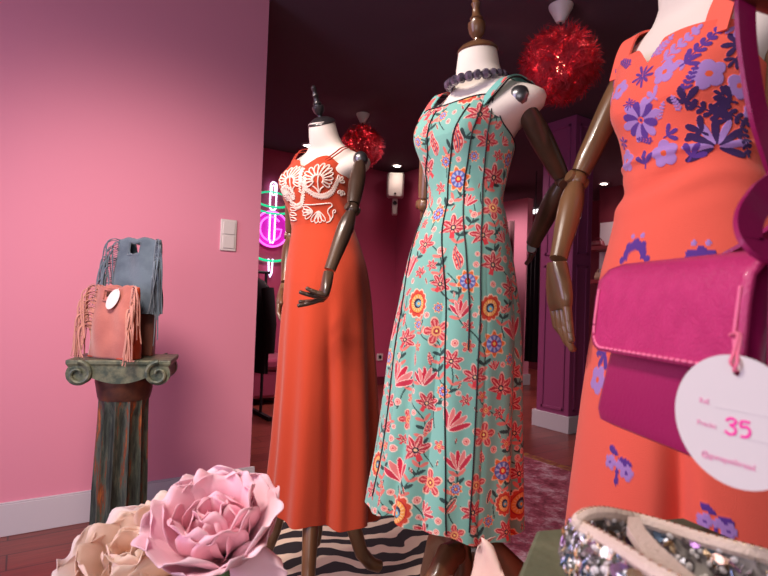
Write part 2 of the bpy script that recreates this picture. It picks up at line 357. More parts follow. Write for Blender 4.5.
rp.color_ramp.elements[0].color = L4((22, 18, 22)); rp.color_ramp.elements[1].color = L4((222, 204, 178)); l.new(wv.outputs['Fac'], rp.inputs[0]); l.new(rp.outputs[0], p.inputs['Base Color'])
def rug(name, pts, m, label, th=.008, jitter=.0):
    P = []
    for i in range(len(pts)):
        a, b = Vector(pts[i]), Vector(pts[(i+1) % len(pts)])
        for k in range(8): P.append(a+(b-a)*k/8+Vector((random.uniform(-1, 1), random.uniform(-1, 1), 0))*jitter)
    c = sum(P, Vector())/len(P); c.z = 0
    for q in P: q.z = .001
    return tag(build(name, MB().prism(P, 0, (0, 0, th)), m, base=c, smooth=False), label, 'rug')
rug('zebra_rug', [onz(x, y) for x, y in ((232, 511), (300, 503), (400, 508), (440, 530), (462, 552), (470, 640), (430, 760), (240, 760), (160, 640))], zm, 'black and cream zebra striped rug under the rust dress mannequin', jitter=.008)
rm = bpy.data.materials.new('worn red rug'); rm.use_nodes = True; n, l = nodes(rm); p = n['Principled BSDF']; p.inputs['Roughness'].default_value = .95
tc = n.new('ShaderNodeTexCoord'); n1 = n.new('ShaderNodeTexNoise'); n1.inputs['Scale'].default_value = 9; n1.inputs['Detail'].default_value = 8; n1.inputs['Roughness'].default_value = .75; l.new(tc.outputs['Object'], n1.inputs[0])
rp = n.new('ShaderNodeValToRGB'); e = rp.color_ramp.elements; e[0].position = .36; e[1].position = .66; e[0].color = L4((104, 30, 46)); e[1].color = L4((206, 176, 184)); x = e.new(.5); x.color = L4((158, 70, 92))
l.new(n1.outputs[0], rp.inputs[0]); vo = n.new('ShaderNodeTexVoronoi'); vo.inputs['Scale'].default_value = 13; vo.feature = 'DISTANCE_TO_EDGE'; l.new(tc.outputs['Object'], vo.inputs[0])
rq = n.new('ShaderNodeValToRGB'); rq.color_ramp.elements[0].position = .02; rq.color_ramp.elements[1].position = .07; rq.color_ramp.elements[0].color = (.25, .16, .2, 1); rq.color_ramp.elements[1].color = (1, 1, 1, 1)
l.new(vo.outputs['Distance'], rq.inputs[0]); mx = n.new('ShaderNodeMix'); mx.data_type = 'RGBA'; mx.blend_type = 'MULTIPLY'; mx.inputs[0].default_value = .35
l.new(rp.outputs[0], mx.inputs[6]); l.new(rq.outputs[0], mx.inputs[7]); l.new(mx.outputs[2], p.inputs[0])
k0 = onz(497, 566); k1 = onz(533, 455)
rx0 = k0.x+.02; ry0 = k0.y-.9; rx1 = k0.x+1.25; ry1 = k1.y+.12
t = thing('patterned_rug', 'worn red and pink patterned rug with ochre border behind the turquoise dress', 'rug', ((rx0+rx1)/2, (ry0+ry1)/2, 0))
build('pile_field', MB().span((rx0+.07, ry0+.07, .002), (rx1-.07, ry1-.07, .011)), rm, t, smooth=False)
bd = MB(); bm_ = mat('ochre rug border', (150, 104, 44), .95, c2=(120, 50, 44), nscale=25)
bd.span((rx0, ry0, .002), (rx0+.07, ry1, .010)); bd.span((rx1-.07, ry0, .002), (rx1, ry1, .010)); bd.span((rx0+.07, ry0, .002), (rx1-.07, ry0+.07, .010)); bd.span((rx0+.07, ry1-.07, .002), (rx1-.07, ry1, .010))
build('border', bd, bm_, t, smooth=False)
# feather pendant lamps
def pendant(px, py, pcy, R, label, seed):
    c0 = onz(px+0.0, pcy, CZ); rg = np.random.default_rng(seed)
    d = (c0-CAM).dot(fw); c = W(px, py, d); c = Vector((c0.x, c0.y, c.z))
    t = thing('feather_pendant_lamp', label, 'lamp', c0, 'red feather ceiling lamps')
    h = .075*R/.2*1.15
    build('ceiling_rose', MB().lathe(c0-UP*h, [(.012, 0), (.02, 0), (.06*R/.2, h-.012), (.062*R/.2, h)]), M['plastic'], t)
    build('cord', MB().tube([c0-UP*h, c+UP*.05], .006), M['black'], t)
    build('bulb', MB().ball(c, .045), emat('warm bulb', (255, 190, 160), 6), t)
    vs = []; fs = []
    for k in range(1300):
        z = rg.uniform(-1, 1); a = rg.uniform(0, 2*PI); s = math.sqrt(1-z*z); nr = Vector((s*math.cos(a), s*math.sin(a), z))
        tg = Vector((rg.normal(), rg.normal(), rg.normal()-.7)); tg = (tg-nr*tg.dot(nr)).normalized(); sd = nr.cross(tg)
        L = R*rg.uniform(.35, .66); w = R*rg.uniform(.05, .12); p0 = c+nr*R*rg.uniform(.62, .8); lift = rg.uniform(.15, .75)
        for b in range(4):
            off = rg.uniform(-.5, .5); q0 = p0+sd*off*w; t2 = (tg+sd*off*.9).normalized(); o = len(vs)
            for i, ww in enumerate((.3, .5, .35, .02)):
                s_ = i/3; q = q0+t2*L*s_*(1-.15*abs(off))+nr*(L*lift*s_*(1-.5*s_)); vs += [tuple(q+sd*w*.35*ww), tuple(q-sd*w*.35*ww)]
            fs += [(o+2*i, o+2*i+1, o+2*i+3, o+2*i+2) for i in range(3)]
    mb = MB(); mb.add(vs, fs); build('feather_shade', mb, M['red'], t, angle=180)
    return c
P1 = pendant(561, 66, 6, .19, 'large red feather ceiling lamp right of the turquoise dress mannequin', 3)
P2 = pendant(363, 147, 114, .17, 'red feather ceiling lamp behind the shoulder of rust dress mannequin', 4)
# ------------------------------------------------------------------ mannequins and dresses
def smooth_interp(x, xs, ys):
    o = np.argsort(xs); xs = np.asarray(xs, float)[o]; ys = np.asarray(ys, float)[o]
    # monotone-ish cubic (Catmull-Rom tangents)
    x = np.clip(np.asarray(x, float), xs[0], xs[-1]); i = np.clip(np.searchsorted(xs, x)-1, 0, len(xs)-2)
    h = np.diff(xs); dl = np.diff(ys)/h; m = np.empty_like(ys); m[0] = dl[0]; m[-1] = dl[-1]
    m[1:-1] = np.where(dl[:-1]*dl[1:] <= 0, 0, 2*dl[:-1]*dl[1:]/(dl[:-1]+dl[1:]+1e-12*np.sign(dl[:-1]+dl[1:]+1e-20)))
    t = (x-xs[i])/h[i]
    return ys[i]*(2*t**3-3*t**2+1)+h[i]*m[i]*(t**3-2*t**2+t)+ys[i+1]*(-2*t**3+3*t**2)+h[i]*m[i+1]*(t**3-t**2)
TORSO = [(1.33, .128, .09, 0), (1.35, .143, .082, -.004), (1.368, .153, .074, -.009), (1.384, .156, .067, -.013), (1.397, .15, .061, -.016), (1.41, .125, .054, -.016), (1.425, .088, .05, -.014), (1.446, .058, .048, -.008), (1.472, .049, .046, .0), (1.510, .042, .042, .0)]
class Fig:
    # a dress form: position from the pixel of its axis, turned phi degrees to the left of the viewer's direction
    def __init__(s, px, d, phi, sil, lean=.15, kb=.82, upz=0.0):
        s.d = d; b = W(px, 300, d); s.base = Vector((b.x, b.y, 0)); s.sc = FPX/d
        c = Vector((CAM.x-b.x, CAM.y-b.y, 0)).normalized(); s.view = c
        a = -math.radians(phi)   # clockwise seen from above = towards the left of the picture
        s.F = Vector((c.x*math.cos(a)-c.y*math.sin(a), c.x*math.sin(a)+c.y*math.cos(a), 0)); s.S = Vector((-s.F.y, s.F.x, 0))
        s.R = Vector((-c.y, c.x, 0))         # to the right of the picture, across the line of sight
        s.phi = math.radians(phi); s.thc = PI/2-s.phi; s.lean = lean; s.upz = upz
        z = []; lat = []; H = []
        for y, xl, xr in sil:
            pl, pr = W(xl, y, d), W(xr, y, d); mid = (pl+pr)/2; z.append(mid.z)
            lat.append((mid-s.base).dot(s.R)); H.append(abs((pr-pl).dot(s.R))/2)
        s.z = z; s.lat = lat; s.H = H; s.kb = kb
    def prof(s, z):
        H = smooth_interp(z, s.z, s.H); lat = smooth_interp(z, s.z, s.lat)
        kb = np.interp(z, [.6, 1.0, 1.18, 1.3, 1.4], [.95, .88, .72, s.kb, .62])
        a = H/np.sqrt(math.cos(s.phi)**2+kb**2*math.sin(s.phi)**2); return a, a*kb, lat
    def surf(s, th, z, folds=None, off=0.0):
        th, z = np.broadcast_arrays(np.asarray(th, float), np.asarray(z, float)); a, b, lat = s.prof(z)
        dr = np.zeros_like(z)+off
        for t0 in (PI/2-.52, PI/2+.52):
            dd = (th-t0+PI) % (2*PI)-PI
            dr = dr+.017*np.exp(-(dd/.36)**2-((z-1.315)/.05)**2)
        if folds is not None: dr = dr+folds(th, z)
        x = (a+dr)*np.cos(th); y = (b+dr)*np.sin(th); o = np.array
        P = o(s.base)+lat[..., None]*o(s.R)+x[..., None]*o(s.S)+y[..., None]*o(s.F)
        P[..., 2] = z; return P
    def torso_par(s, z):
        own = np.array(TORSO)
        own[:, 0] += s.upz*np.clip((own[:, 0]-1.33)/.07, 0, 1); a, b, lat = s.prof(np.minimum(z, 1.36)); w = np.clip((z-1.30)/(.07+s.upz*.6), 0, 1); w = w*w*(3-2*w)
        ai, bi, ci = (np.interp(z, own[:, 0], own[:, k]) for k in (1, 2, 3))
        return (a-.012)*(1-w)+ai*w, (b-.012)*(1-w)+bi*w, lat*(1-w)+lat*0.0*w+w*s.shlat, ci*w
def wood_hand(t, wrist, d, n, m, thumb=1, L=.15, curl=(.25, .35, .3), spread=1.0, sc=1.0, cl=None):
    # d: direction of the fingers, n: back-of-hand normal, thumb: +1/-1 side
    d = Vector(d).normalized(); n = Vector(n); n = (n-d*n.dot(d)).normalized(); s = d.cross(n)*thumb
    P = MB(); rg = []
    for v, w, th in ((-.03, .017, .015), (0, .018, .0155), (.15, .022, .016), (.45, .033, .016), (.75, .037, .0145), (.93, .036, .012), (1, .031, .008)):
        c = Vector(wrist)+d*(v*.078*sc)
        rg.append([c+s*(w*sc*math.copysign(abs(math.cos(a))**.75, math.cos(a)))+n*(th*sc*math.copysign(abs(math.sin(a))**.8, math.sin(a))) for a in np.linspace(0, 2*PI, 24, False)])
    h = build('hand', P.loft(rg), m, t)
    for k, (o, ln) in enumerate(((.027, .068), (.009, .077), (-.0095, .071), (-.027, .056))):
        q = Vector(wrist)+d*(.074*sc)+s*(o*sc); dd = (d+s*(o*2.2*spread)).normalized(); F = MB()
        ang = 0; kk = 1+.18*k if cl is None else cl[k]
        for j, (fr, r) in enumerate(((.44, .0078), (.32, .0071), (.24, .0062))):
            ang += curl[j]*kk; v = dd*math.cos(ang)-n*math.sin(ang); e = q+v*(ln*fr*sc)
            F.capsule(q, e-v*.0012, r*sc, r*sc*.92, 10); q = e
        build('finger', F, m, h)
    q = Vector(wrist)+d*(.026*sc)+s*(.026*sc); T = MB(); v = (d*.75+s*.6-n*.25).normalized()
    for fr, r in ((.034, .0098), (.03, .0085)):
        e = q+v*fr*sc; T.capsule(q, e, r*sc, r*.9*sc, 10); q = e; v = (v+d*.35-n*.25).normalized()
    build('thumb', T, m, h)
def arm(t, sh, el, wr, m, hand=None, ball=True):
    sh, el, wr = Vector(sh), Vector(el), Vector(wr)
    if ball: build('shoulder_joint', MB().ball(sh, .0235), M['metal'], t)
    def limb(a, b, r):
        ts = np.linspace(0, 1, len(r)); return MB().tube([a+(b-a)*float(x) for x in ts], r, 18)
    u = (el-sh).normalized(); v = (wr-el).normalized()
    build('upper_arm', limb(sh+u*.012, el-u*.016, [.012, .02, .0225, .0245, .0245, .0235, .022, .021, .018]), m, t)
    ej = MB(); ax = u.cross(v); ax = ax.normalized() if ax.length > .05 else Vector((1, 0, 0))
    ej.ball(el, .0195); ej.lathe(el-ax*.021, [(.001, 0), (.012, 0), (.013, .003), (.013, .039), (.012, .042), (.001, .042)], ax, 18)
    build('elbow_joint', ej, m, t)
    build('forearm', limb(el+v*.012, wr-v*.006, [.015, .021, .0235, .0235, .0225, .021, .019, .0175, .0165]), m, t)
    if hand: wood_hand(t, wr+v*.004, *hand[0], m, **hand[1])
def mannequin(F, label, shpx, m, cap_m, leg_az, zo=.0, fs=1.0, lh=1.0):
    t = thing('dress_form_mannequin', label, 'mannequin', F.base, None)
    P = W(shpx[0], shpx[1], F.d); F.shlat = (P-F.base).dot(F.R)
    rings = []; zs = list(np.linspace(1.03, 1.30, 9))+[q+F.upz*min(1, max(0, (q-1.33)/.07)) for q in (1.33, 1.35, 1.368, 1.384, 1.394, 1.403, 1.411, 1.419, 1.427, 1.437, 1.45, 1.472, 1.49, 1.510)]
    def cen(z):
        a, b, lat, c = F.torso_par(z); ln = max(0, z-1.425-F.upz)
        return F.base+F.R*float(lat)+F.F*(float(c)+ln*F.lean)+UP*z, float(a), float(b)
    nk = []
    for z in zs:
        c, a, b = cen(z); zz = max(0, min(1, (z-1.425-F.upz)/.1)); tilt = zz*F.lean*.8; Fv = F.F*math.cos(tilt)-UP*math.sin(tilt)
        sq = 1-.25*max(0, 1-abs(z-1.39-F.upz)/.06)
        rings.append([c+F.S*(a*math.copysign(abs(math.cos(q))**sq, math.cos(q)))+Fv*(b*math.sin(q)+(.012*math.exp(-((z-1.315)/.05)**2)*math.exp(-((q-PI/2)/.8)**2))) for q in np.linspace(0, 2*PI, 56, False)])
    build('torso', MB().loft(rings), M['torso'], t, angle=75)
    c, a, b = cen(1.510+F.upz); ax = (UP+F.F*F.lean*1.5).normalized(); F.neck = (c, ax)
    cp = build('neck_cap', MB().lathe(c-ax*.002, [(.044, 0), (.0455, .003), (.044, .006), (.036, .014), (.022, .021), (.009, .024)], ax), cap_m, t)
    build('finial', MB().lathe(c+ax*.02, [(r_, h_*fs) for r_, h_ in [(.009, 0), (.008, .008), (.012, .012), (.017, .02), (.0195, .034), (.019, .042), (.013, .045), (.0125, .049), (.015, .052), (.0095, .058), (.0075, .075), (.009, .079), (.0105, .083), (.0075, .088), (.006, .098), (.0085, .104), (.0075, .113), (.002, .118)]], ax, 22), cap_m, cp)
    b0 = F.base
    build('post', MB().lathe(b0+UP*.16, [(.018, 0), (.026, .01), (.03, .05), (.03, .2), (.024, .24), (.019, .27), (.019, .79)]), M['wood2'], t)
    for k in range(3):
        az = math.radians(leg_az+120*k); dv = F.view*math.cos(az)+F.R*math.sin(az)
        pts = [(.02, .36), (.06, .365), (.105, .33), (.135, .26), (.155, .17), (.185, .09), (.225, .044), (.26, .026)]
        build('leg', MB().tube([b0+dv*x+UP*(z*(1+(lh-1)*min(1, z/.2))+zo) for x, z in pts], [.021, .025, .026, .024, .021, .019, .018, .017], 12, flat=1.25), M['wood2'], t)
    return t
# --- silhouettes of the three figures, read from the photograph at the figure's own distance
RU = Fig(322, 1.74, 37, [(165, 289, 357), (183, 281, 353), (197, 283, 352), (212, 288, 353), (227, 291, 354), (245, 289, 360), (270, 286, 367), (300, 284, 371), (335, 281.5, 373), (390, 278.5, 376), (450, 274, 378), (500, 269, 378), (532, 266, 377)], lean=.34)
TE = Fig(470, 1.19, 38, [(104, 424, 516), (130, 416, 517), (150, 417.5, 514), (165, 421, 510), (180, 424.5, 506), (195, 426, 503), (205, 425, 503), (215, 421, 505), (241, 411, 509), (267, 404.5, 513), (300, 398, 517), (352, 388, 519), (404, 382, 519), (450, 376, 519), (500, 367, 519), (545, 362, 520)], lean=.08)
OR = Fig(690, .95, 38, [(40, 606, 768), (60, 605, 768), (90, 607.5, 768), (117, 611, 767), (130, 614, 765), (156, 617, 763), (178, 618, 763), (200, 611, 768), (220, 606, 774), (250, 598, 782), (280, 592, 789), (340, 582, 800), (367, 577, 805), (400, 572, 811), (430, 568, 817), (496, 559, 826), (560, 551, 836), (680, 537, 850)], lean=.15, upz=.055)
m1 = mannequin(RU, 'dress form mannequin with dark jointed arms and black neck finial in rust red dress', (326, 160), M['wood'], mat('black neck wood', (40, 36, 38), .3, coat=.4), -3, .009, .82)
m2 = mannequin(TE, 'dress form mannequin with brown turned neck finial wearing turquoise floral dress', (478, 100), M['wood'], M['wood2'], -28, .009, 1.0, 1.13)
m3 = mannequin(OR, 'dress form mannequin nearest the camera in orange embroidered dress, golden wooden hand hanging', (690, 20), M['wood3'], M['wood3'], 20)
def P_(px, py, d): return W(px, py, d)
# arms: shoulder, elbow, wrist
s_ = W(360.5, 159, 1.66); arm(m1, s_, W(352.5, 209, 1.55), W(329, 272, 1.50), M['wood'],
    ((W(322, 304, 1.47)-W(328, 272, 1.50), rt*.95+fw*.25), dict(thumb=-1, curl=(1.05, .12, .08), cl=(1.12, .93, 1.35, 1.5), sc=.95)))
arm(m1, W(294, 172, 1.83), W(290.5, 236, 1.9), W(285.5, 284, 1.80), M['wood3'], ((W(277, 318, 1.77)-W(284, 284, 1.80), (-rt*.95+fw*.1)), dict(thumb=-1, curl=(.2, .4, .35))))
e2 = W(563, 180, 1.2); w2 = W(532, 246, 1.31)
arm(m2, W(519.5, 97, 1.10), e2, w2, M['wood'], (((fw*.93+up*.12+rt*.32), rt), dict(thumb=1, curl=(0, 0, 0), sc=.72, spread=.3)))
arm(m2, W(434, 112, 1.32), W(425, 205, 1.36), W(440, 262, 1.46), M['wood2'], (((fw*.5+rt*.5-UP*.6), (-rt*.5+fw*.5)), dict(thumb=1)))
arm(m3, W(641, 44, 1.07), W(577, 180, 1.08), W(557.5, 262, 1.02), M['wood3'], ((W(561, 318, 1.01)-W(557, 262, 1.02), (-rt*.97-fw*.08)), dict(thumb=1, curl=(.06, .22, .26), sc=1.12, spread=1.5, cl=(2.3, 1.3, .6, .1))))
arm(m3, W(776, 30, .84), W(783, 175, .86), W(806, 290, .82), M['wood3'], ((-UP+rt*.1, rt), dict(thumb=1)))
# --- dress cloth: dense grid whose point colours carry the print
def grid_dress(name, F, m, th, top, hem, nz, folds, base_col, paint=None, label='', vs=None):
    th = np.asarray(th); v = (np.linspace(0, 1, nz) if vs is None else np.asarray(vs))[:, None]; nz = len(v)
    zt = top(th)[None, :]; zh = hem(th)[None, :]; Z = zh+(zt-zh)*v; TH = np.repeat(th[None, :], nz, 0)
    col = np.empty(Z.shape+(3,)); col[:] = lin(base_col); rel = np.zeros(Z.shape)
    a, b, _ = F.prof(Z); RE = np.sqrt((a*np.sin(TH))**2+(b*np.cos(TH))**2)
    P = F.surf(TH, Z, folds); X, Y, _d = proj(P)
    F.G = dict(TH=TH, Z=Z, X=X, Y=Y, RE=RE, vis=np.cos(TH-F.thc) > .05, folds=folds)
    if paint: paint(F, col, rel)
    if rel.any(): P = F.surf(TH, Z, lambda t, z: (folds(t, z) if folds else 0)+rel)
    b0 = F.base; V = (P-np.array(b0)).reshape(-1, 3); nT = len(th)
    i = np.arange(nz-1)[:, None]*nT; j = np.arange(nT)[None, :]; k = (j+1) % nT
    q = np.stack([i+j, i+k, i+nT+k, i+nT+j], -1).reshape(-1, 4)
    me = bpy.data.meshes.new(name); me.vertices.add(len(V)); me.vertices.foreach_set('co', V.ravel())
    me.loops.add(q.size); me.loops.foreach_set('vertex_index', q.ravel()); me.polygons.add(len(q))
    me.polygons.foreach_set('loop_start', np.arange(0, q.size, 4)); me.polygons.foreach_set('use_smooth', np.ones(len(q), bool))
    me.update(calc_edges=True); me.validate()
    ca = me.color_attributes.new('print', 'FLOAT_COLOR', 'POINT'); c4 = np.ones((len(V), 4)); c4[:, :3] = col.reshape(-1, 3); ca.data.foreach_set('color', c4.ravel())
    me.materials.append(m); o = bpy.data.objects.new(name, me); link(o); o.location = b0; BASE[o] = Vector(b0)
    return tag(o, label, 'dress')
def locate(F, px, py):
    g = F.G; D = (g['X']-px)**2+(g['Y']-py)**2; D = np.where(g['vis'], D, 1e9); k = np.unravel_index(np.argmin(D), D.shape)
    return float(g['TH'][k]), float(g['Z'][k])
def stamp(F, col, rel, th0, z0, size, layers, rot=0, lift=0, ext=1.3):
    g = F.G; i = np.argmin(np.abs(g['Z'][:, np.argmin(np.abs(g['TH'][0]-th0))]-z0)); j = np.argmin(np.abs(g['TH'][0]-th0))
    r = g['RE'][i, j]; e = size*ext
    jj = np.where(np.abs((g['TH'][0]-th0+PI) % (2*PI)-PI)*r < e)[0]
    zc = g['Z'][:, j]; ii = np.where(np.abs(zc-z0) < e*1.15)[0]
    if len(jj) == 0 or len(ii) == 0: return
    sl = np.ix_(ii, jj); dx = -((g['TH'][sl]-th0+PI) % (2*PI)-PI)*r/size; dy = (g['Z'][sl]-z0)/size
    c, s = math.cos(rot), math.sin(rot); x = dx*c+dy*s; y = -dx*s+dy*c
    sub = col[sl]; rl = rel[sl]
    for mask, cc in layers(x, y):
        sub[mask] = lin(cc)
        if lift: rl[mask] = lift
    col[sl] = sub; rel[sl] = rl
def th_grid(F, nv, nb):
    a = F.thc-1.75; return np.concatenate([np.linspace(a, a+3.5, nv, False), np.linspace(a+3.5, a+2*PI, nb, False)])
def angd(t, c): return (t-c+PI) % (2*PI)-PI
def topline(notch, peak, side, back, w=.5):
    xs = np.array([0, .10, .3, .55, .9, 1.35, 1.8, 2.4, PI]); ys = np.array([notch, notch+.012, peak-.006, peak, peak-.02, side+.02, side, back, back])
    return lambda th: smooth_interp(np.abs(angd(th, PI/2)), xs, ys)
# ---- turquoise floral dress
def fl_carn(x, y):
    r = np.hypot(x, y); a = np.arctan2(y, x); sh = .62+.2*np.abs(np.cos(3.5*a+.4))+.14*np.cos(7*a); L = []
    ok = (y > -.35)
    L.append(((r < sh*1.14) & ok, (232, 190, 172))); L.append(((r < sh) & ok, (186, 44, 58)))
    L.append(((r < sh*.9) & (np.cos(14*a) > .5) & ok, (232, 132, 134))); L.append(((r < sh*.55) & (np.cos(7*a) > .1) & ok, (238, 168, 150))); L.append(((r < sh*.55) & (np.cos(7*a+1.6) > .6) & ok, (150, 22, 44)))
    L.append((r < .2, (30, 40, 60))); L.append((r < .1, (238, 200, 150))); L.append((((np.abs(x) < .2-.25*(y+1)*.3) & (y < -.3) & (y > -.75)), (220, 60, 70)))
    return L
def fl_eye(x, y):
    r = np.hypot(x*1.1, y*.92-.05); a = np.arctan2(y, x); sc = .85+.07*np.abs(np.cos(6*a))*2
    return [(r < sc*1.05, (244, 206, 176)), (r < sc*.95, (212, 74, 50)), (r < .7, (186, 34, 44)), (r < .62, (238, 154, 66)), ((r < .56) & (np.cos(16*a) > .2), (244, 200, 140)),
            (r < .34, (44, 40, 70)), ((np.hypot(x-.05, y-.02) < .22), (112, 176, 196)), (np.hypot(x-.05, y-.02) < .1, (250, 190, 60))]
def fl_bloom(x, y):
    r = np.hypot(x, y); a = np.arctan2(y, x); p = np.abs(np.cos(2.5*a)); sh = .4+.55*p
    return [(r < sh, (236, 186, 160)), (r < sh*.88, (196, 56, 66)), ((r < sh*.8) & (np.cos(15*a) > .1), (230, 140, 132)), (r < .33, (236, 170, 110)), (r < .2, (176, 30, 60)), (r < .09, (250, 220, 120))]
def fl_blue(x, y):
    r = np.hypot(x, y); a = np.arctan2(y, x); sh = .8+.14*np.cos(8*a)
    return [(r < sh, (246, 200, 160)), (r < sh*.88, (232, 112, 48)), (r < .58, (92, 108, 176)), ((r < .52) & (np.cos(8*a) > .1), (176, 184, 220)), (r < .25, (200, 40, 60)), (r < .12, (250, 200, 90))]
def fl_dot(x, y):
    r = np.hypot(x, y); a = np.arctan2(y, x); return [(r < .9, (244, 208, 190)), (r < .68, (232, 134, 122)), ((r < .5) & (np.cos(8*a) > 0), (244, 190, 176)), (r < .2, (200, 60, 70))]
def fl_leaf(x, y):
    return [((np.abs(x) < .36*np.sqrt(np.clip(1-y*y, 0, 1))), (238, 206, 182)), ((np.abs(x) < .27*np.sqrt(np.clip(.85-y*y, 0, 1))), (60, 78, 74)), ((np.abs(x-.06) < .13*np.sqrt(np.clip(.7-y*y, 0, 1))), (222, 92, 84))]
def fl_paisley(x, y):
    w = .42*np.sqrt(np.clip(1-y*y, 0, 1))*(1-.45*y); cx = .35*y*y*np.sign(y)
    return [(np.abs(x-cx) < w, (242, 196, 178)), (np.abs(x-cx) < w*.82, (214, 52, 62)), ((np.abs(x-cx) < w*.62) & (np.sin(14*y) > -.2), (242, 170, 150)), ((np.abs(x-cx) < w*.3), (60, 60, 110)), (np.abs(x-cx) < w*.14, (240, 120, 90))]
def fl_tulip(x, y):
    L = []
    for k, c in ((-.75, (194, 46, 70)), (-.35, (224, 126, 122)), (0, (202, 32, 62)), (.35, (224, 126, 122)), (.75, (194, 46, 70))):
        u = x*math.cos(k)-(y+.7)*math.sin(k)*1; v = x*math.sin(k)+(y+.7)*math.cos(k); m_ = np.abs(u) < .17*np.sqrt(np.clip(1-((v-.75)/.75)**2, 0, 1))
        L.append((np.abs(u) < .22*np.sqrt(np.clip(1-((v-.75)/.8)**2, 0, 1)), (246, 206, 190))); L.append((m_, c))
    return L
def fl_sprig(x, y):
    L = [(np.abs(x-.25*np.sin(2.2*y)) < .035, (50, 78, 72))]
    for k in range(5):
        yy = -.8+.38*k; xx = .25*math.sin(2.2*yy)
        for s in (-1, 1):
            dx = (x-xx)*s; dy = y-yy; u = dx*.8+dy*.6; v = -dx*.6+dy*.8
            L.append((((u-.24)/.24)**2+(v/.085)**2 < 1, (46, 70, 68) if k % 2 else (224, 120, 108)))
    return L
def floral(F, col, rel):
    rg = np.random.default_rng(21); pts = []
    def fill(kinds, dist, tries, smin, smax, other=1.0):
        for _ in range(tries):
            z = rg.uniform(.3, 1.41); th = F.thc+rg.uniform(-1.8, 1.8); s = rg.uniform(smin, smax)
            a, b, _ = F.prof(np.array(z)); R = float((a+b)/2)
            if all(math.hypot((th-t)*R, z-q) > (s+w)*dist for t, q, w in pts):
                pts.append((th, z, s)); k = kinds[rg.integers(len(kinds))]; stamp(F, col, rel, th, z, s, k, rg.uniform(-.7, .7))
    fill([fl_sprig], .8, 260, .035, .045)
    pts.clear()
    fill([fl_carn, fl_carn, fl_eye, fl_bloom, fl_carn, fl_blue, fl_tulip, fl_paisley], 1.06, 6500, .022, .034)
    fill([fl_paisley, fl_bloom, fl_carn, fl_leaf, fl_tulip, fl_blue], 1.0, 5000, .012, .017)
    fill([fl_dot, fl_dot, fl_leaf], 1.0, 6000, .006, .010)
def te_folds(th, z):
    A = np.clip((1.12-z)/.75, 0, 1)**1.1; t = angd(th, PI/2)
    w = .7*(np.abs(np.cos(4.5*t+.25))**.7-.6)*1.5+.3*np.cos(14*t+1.9+.8*z)+.25*np.cos(5*t-1.0)
    step = -.020*np.exp(-((t+.02-.10*(1.1-z))/.11)**2)*np.clip((1.05-z)/.4, 0, 1)
    return A*.019*w+step+.0012*np.sin(55*z+3*np.sin(4*t))*np.exp(-((z-1.19)/.05)**2)
tth = th_grid(TE, 400, 50)
te_top = lambda th: smooth_interp(np.abs(angd(th, PI/2)), np.array([0, .3, .6, .8, 1.0, 1.3, 1.7, 2.3, PI]), np.array([1.370, 1.372, 1.378, 1.380, 1.362, 1.32, 1.30, 1.28, 1.275]))
def te_hem(th): return .505+.008*np.sin(2*(th-TE.thc)+.4)+.004*np.sin(9*th)-.012*np.clip(-np.sin(th-TE.thc), 0, 1)
dm = cmat('printed cotton', .75)
d2 = grid_dress('floral_dress', TE, dm, tth, te_top, te_hem, 640, te_folds, (126, 184, 168), floral, 'long turquoise floral print dress with black piping and wide straps')
def on(F, th, z, off=.0): return Vector(F.surf(np.array(th), np.array(z), F.G['folds'], off).tolist())
def seam(F, th0, z0, z1, th1=None, n=70):
    th1 = th0 if th1 is None else th1
    return [on(F, th0+(th1-th0)*k/(n-1), z0+(z1-z0)*k/(n-1), .0012) for k in range(n)]
def pxseam(F, pts, n=14):
    q = [locate(F, x, y) for x, y in pts]; P = []
    zz = [z for t, z in q]; tt = [t for t, z in q]
    Z = np.linspace(zz[0], zz[-1], n*len(pts)); T = smooth_interp(Z, zz, tt)
    return [on(F, float(t), float(z), .001) for t, z in zip(T, Z)]
for pts in ([(437, 111), (428, 149), (426, 190), (412, 250), (400, 320), (387, 420), (373, 496)], [(470, 104), (452, 143), (448, 190), (446, 300), (445, 420), (446, 534)], [(484, 101), (468, 158), (464, 190), (466, 250), (469, 300), (468, 350)]):
    build('piping', MB().tube(pxseam(TE, pts), .0016, 6), M['black'], d2)
build('piping', MB().tube(seam(TE, PI/2-.98, 1.37, .52), .0016, 6), M['black'], d2)
build('piping', MB().tube([on(TE, t, float(te_top(np.array([t]))[0]), .001) for t in np.linspace(0, 2*PI, 120)], .0014, 6), M['black'], d2)
# straps over the shoulders
def strap(F, d, ths, thb, topf, x, w, m, name='strap', thick=.002, bow=.0, zs=1.441):
    a = on(F, ths, float(topf(np.array([ths]))[0])-.022, -.003); bk = on(F, thb, float(topf(np.array([thb]))[0])-.004, .002)
    TT = [q for q in TORSO[::-1] if q[0] > 1.383]; zs = float(np.interp(x, [q[1] for q in TT], [q[0] for q in TT]))+F.upz+.007; c = F.base+F.R*F.shlat; sg = 1 if math.cos(ths) > 0 else -1
    k = [a, a+(c+F.S*(sg*x)+F.F*(.050)+UP*(zs-.02)-a)*.75, c+F.S*(sg*x)+F.F*.034+UP*(zs-.010), c+F.S*(sg*x)-F.F*.012+UP*(zs+.001), c+F.S*(sg*x)-F.F*.06+UP*(zs-.02), bk+(c+F.S*(sg*x)-F.F*.085+UP*(zs-.03)-bk)*.5, bk]
    P = []
    for i in range(len(k)-1):
        p0, p1, p2, p3 = k[max(i-1, 0)], k[i], k[i+1], k[min(i+2, len(k)-1)]
        for q in range(8):
            u = q/8; P.append(.5*((2*p1)+(p2-p0)*u+(2*p0-5*p1+4*p2-p3)*u*u+(3*p1-p0-3*p2+p3)*u**3))
    P.append(k[-1]); return build(name, MB().ribbon(P, w, thick, F.S), m, d)
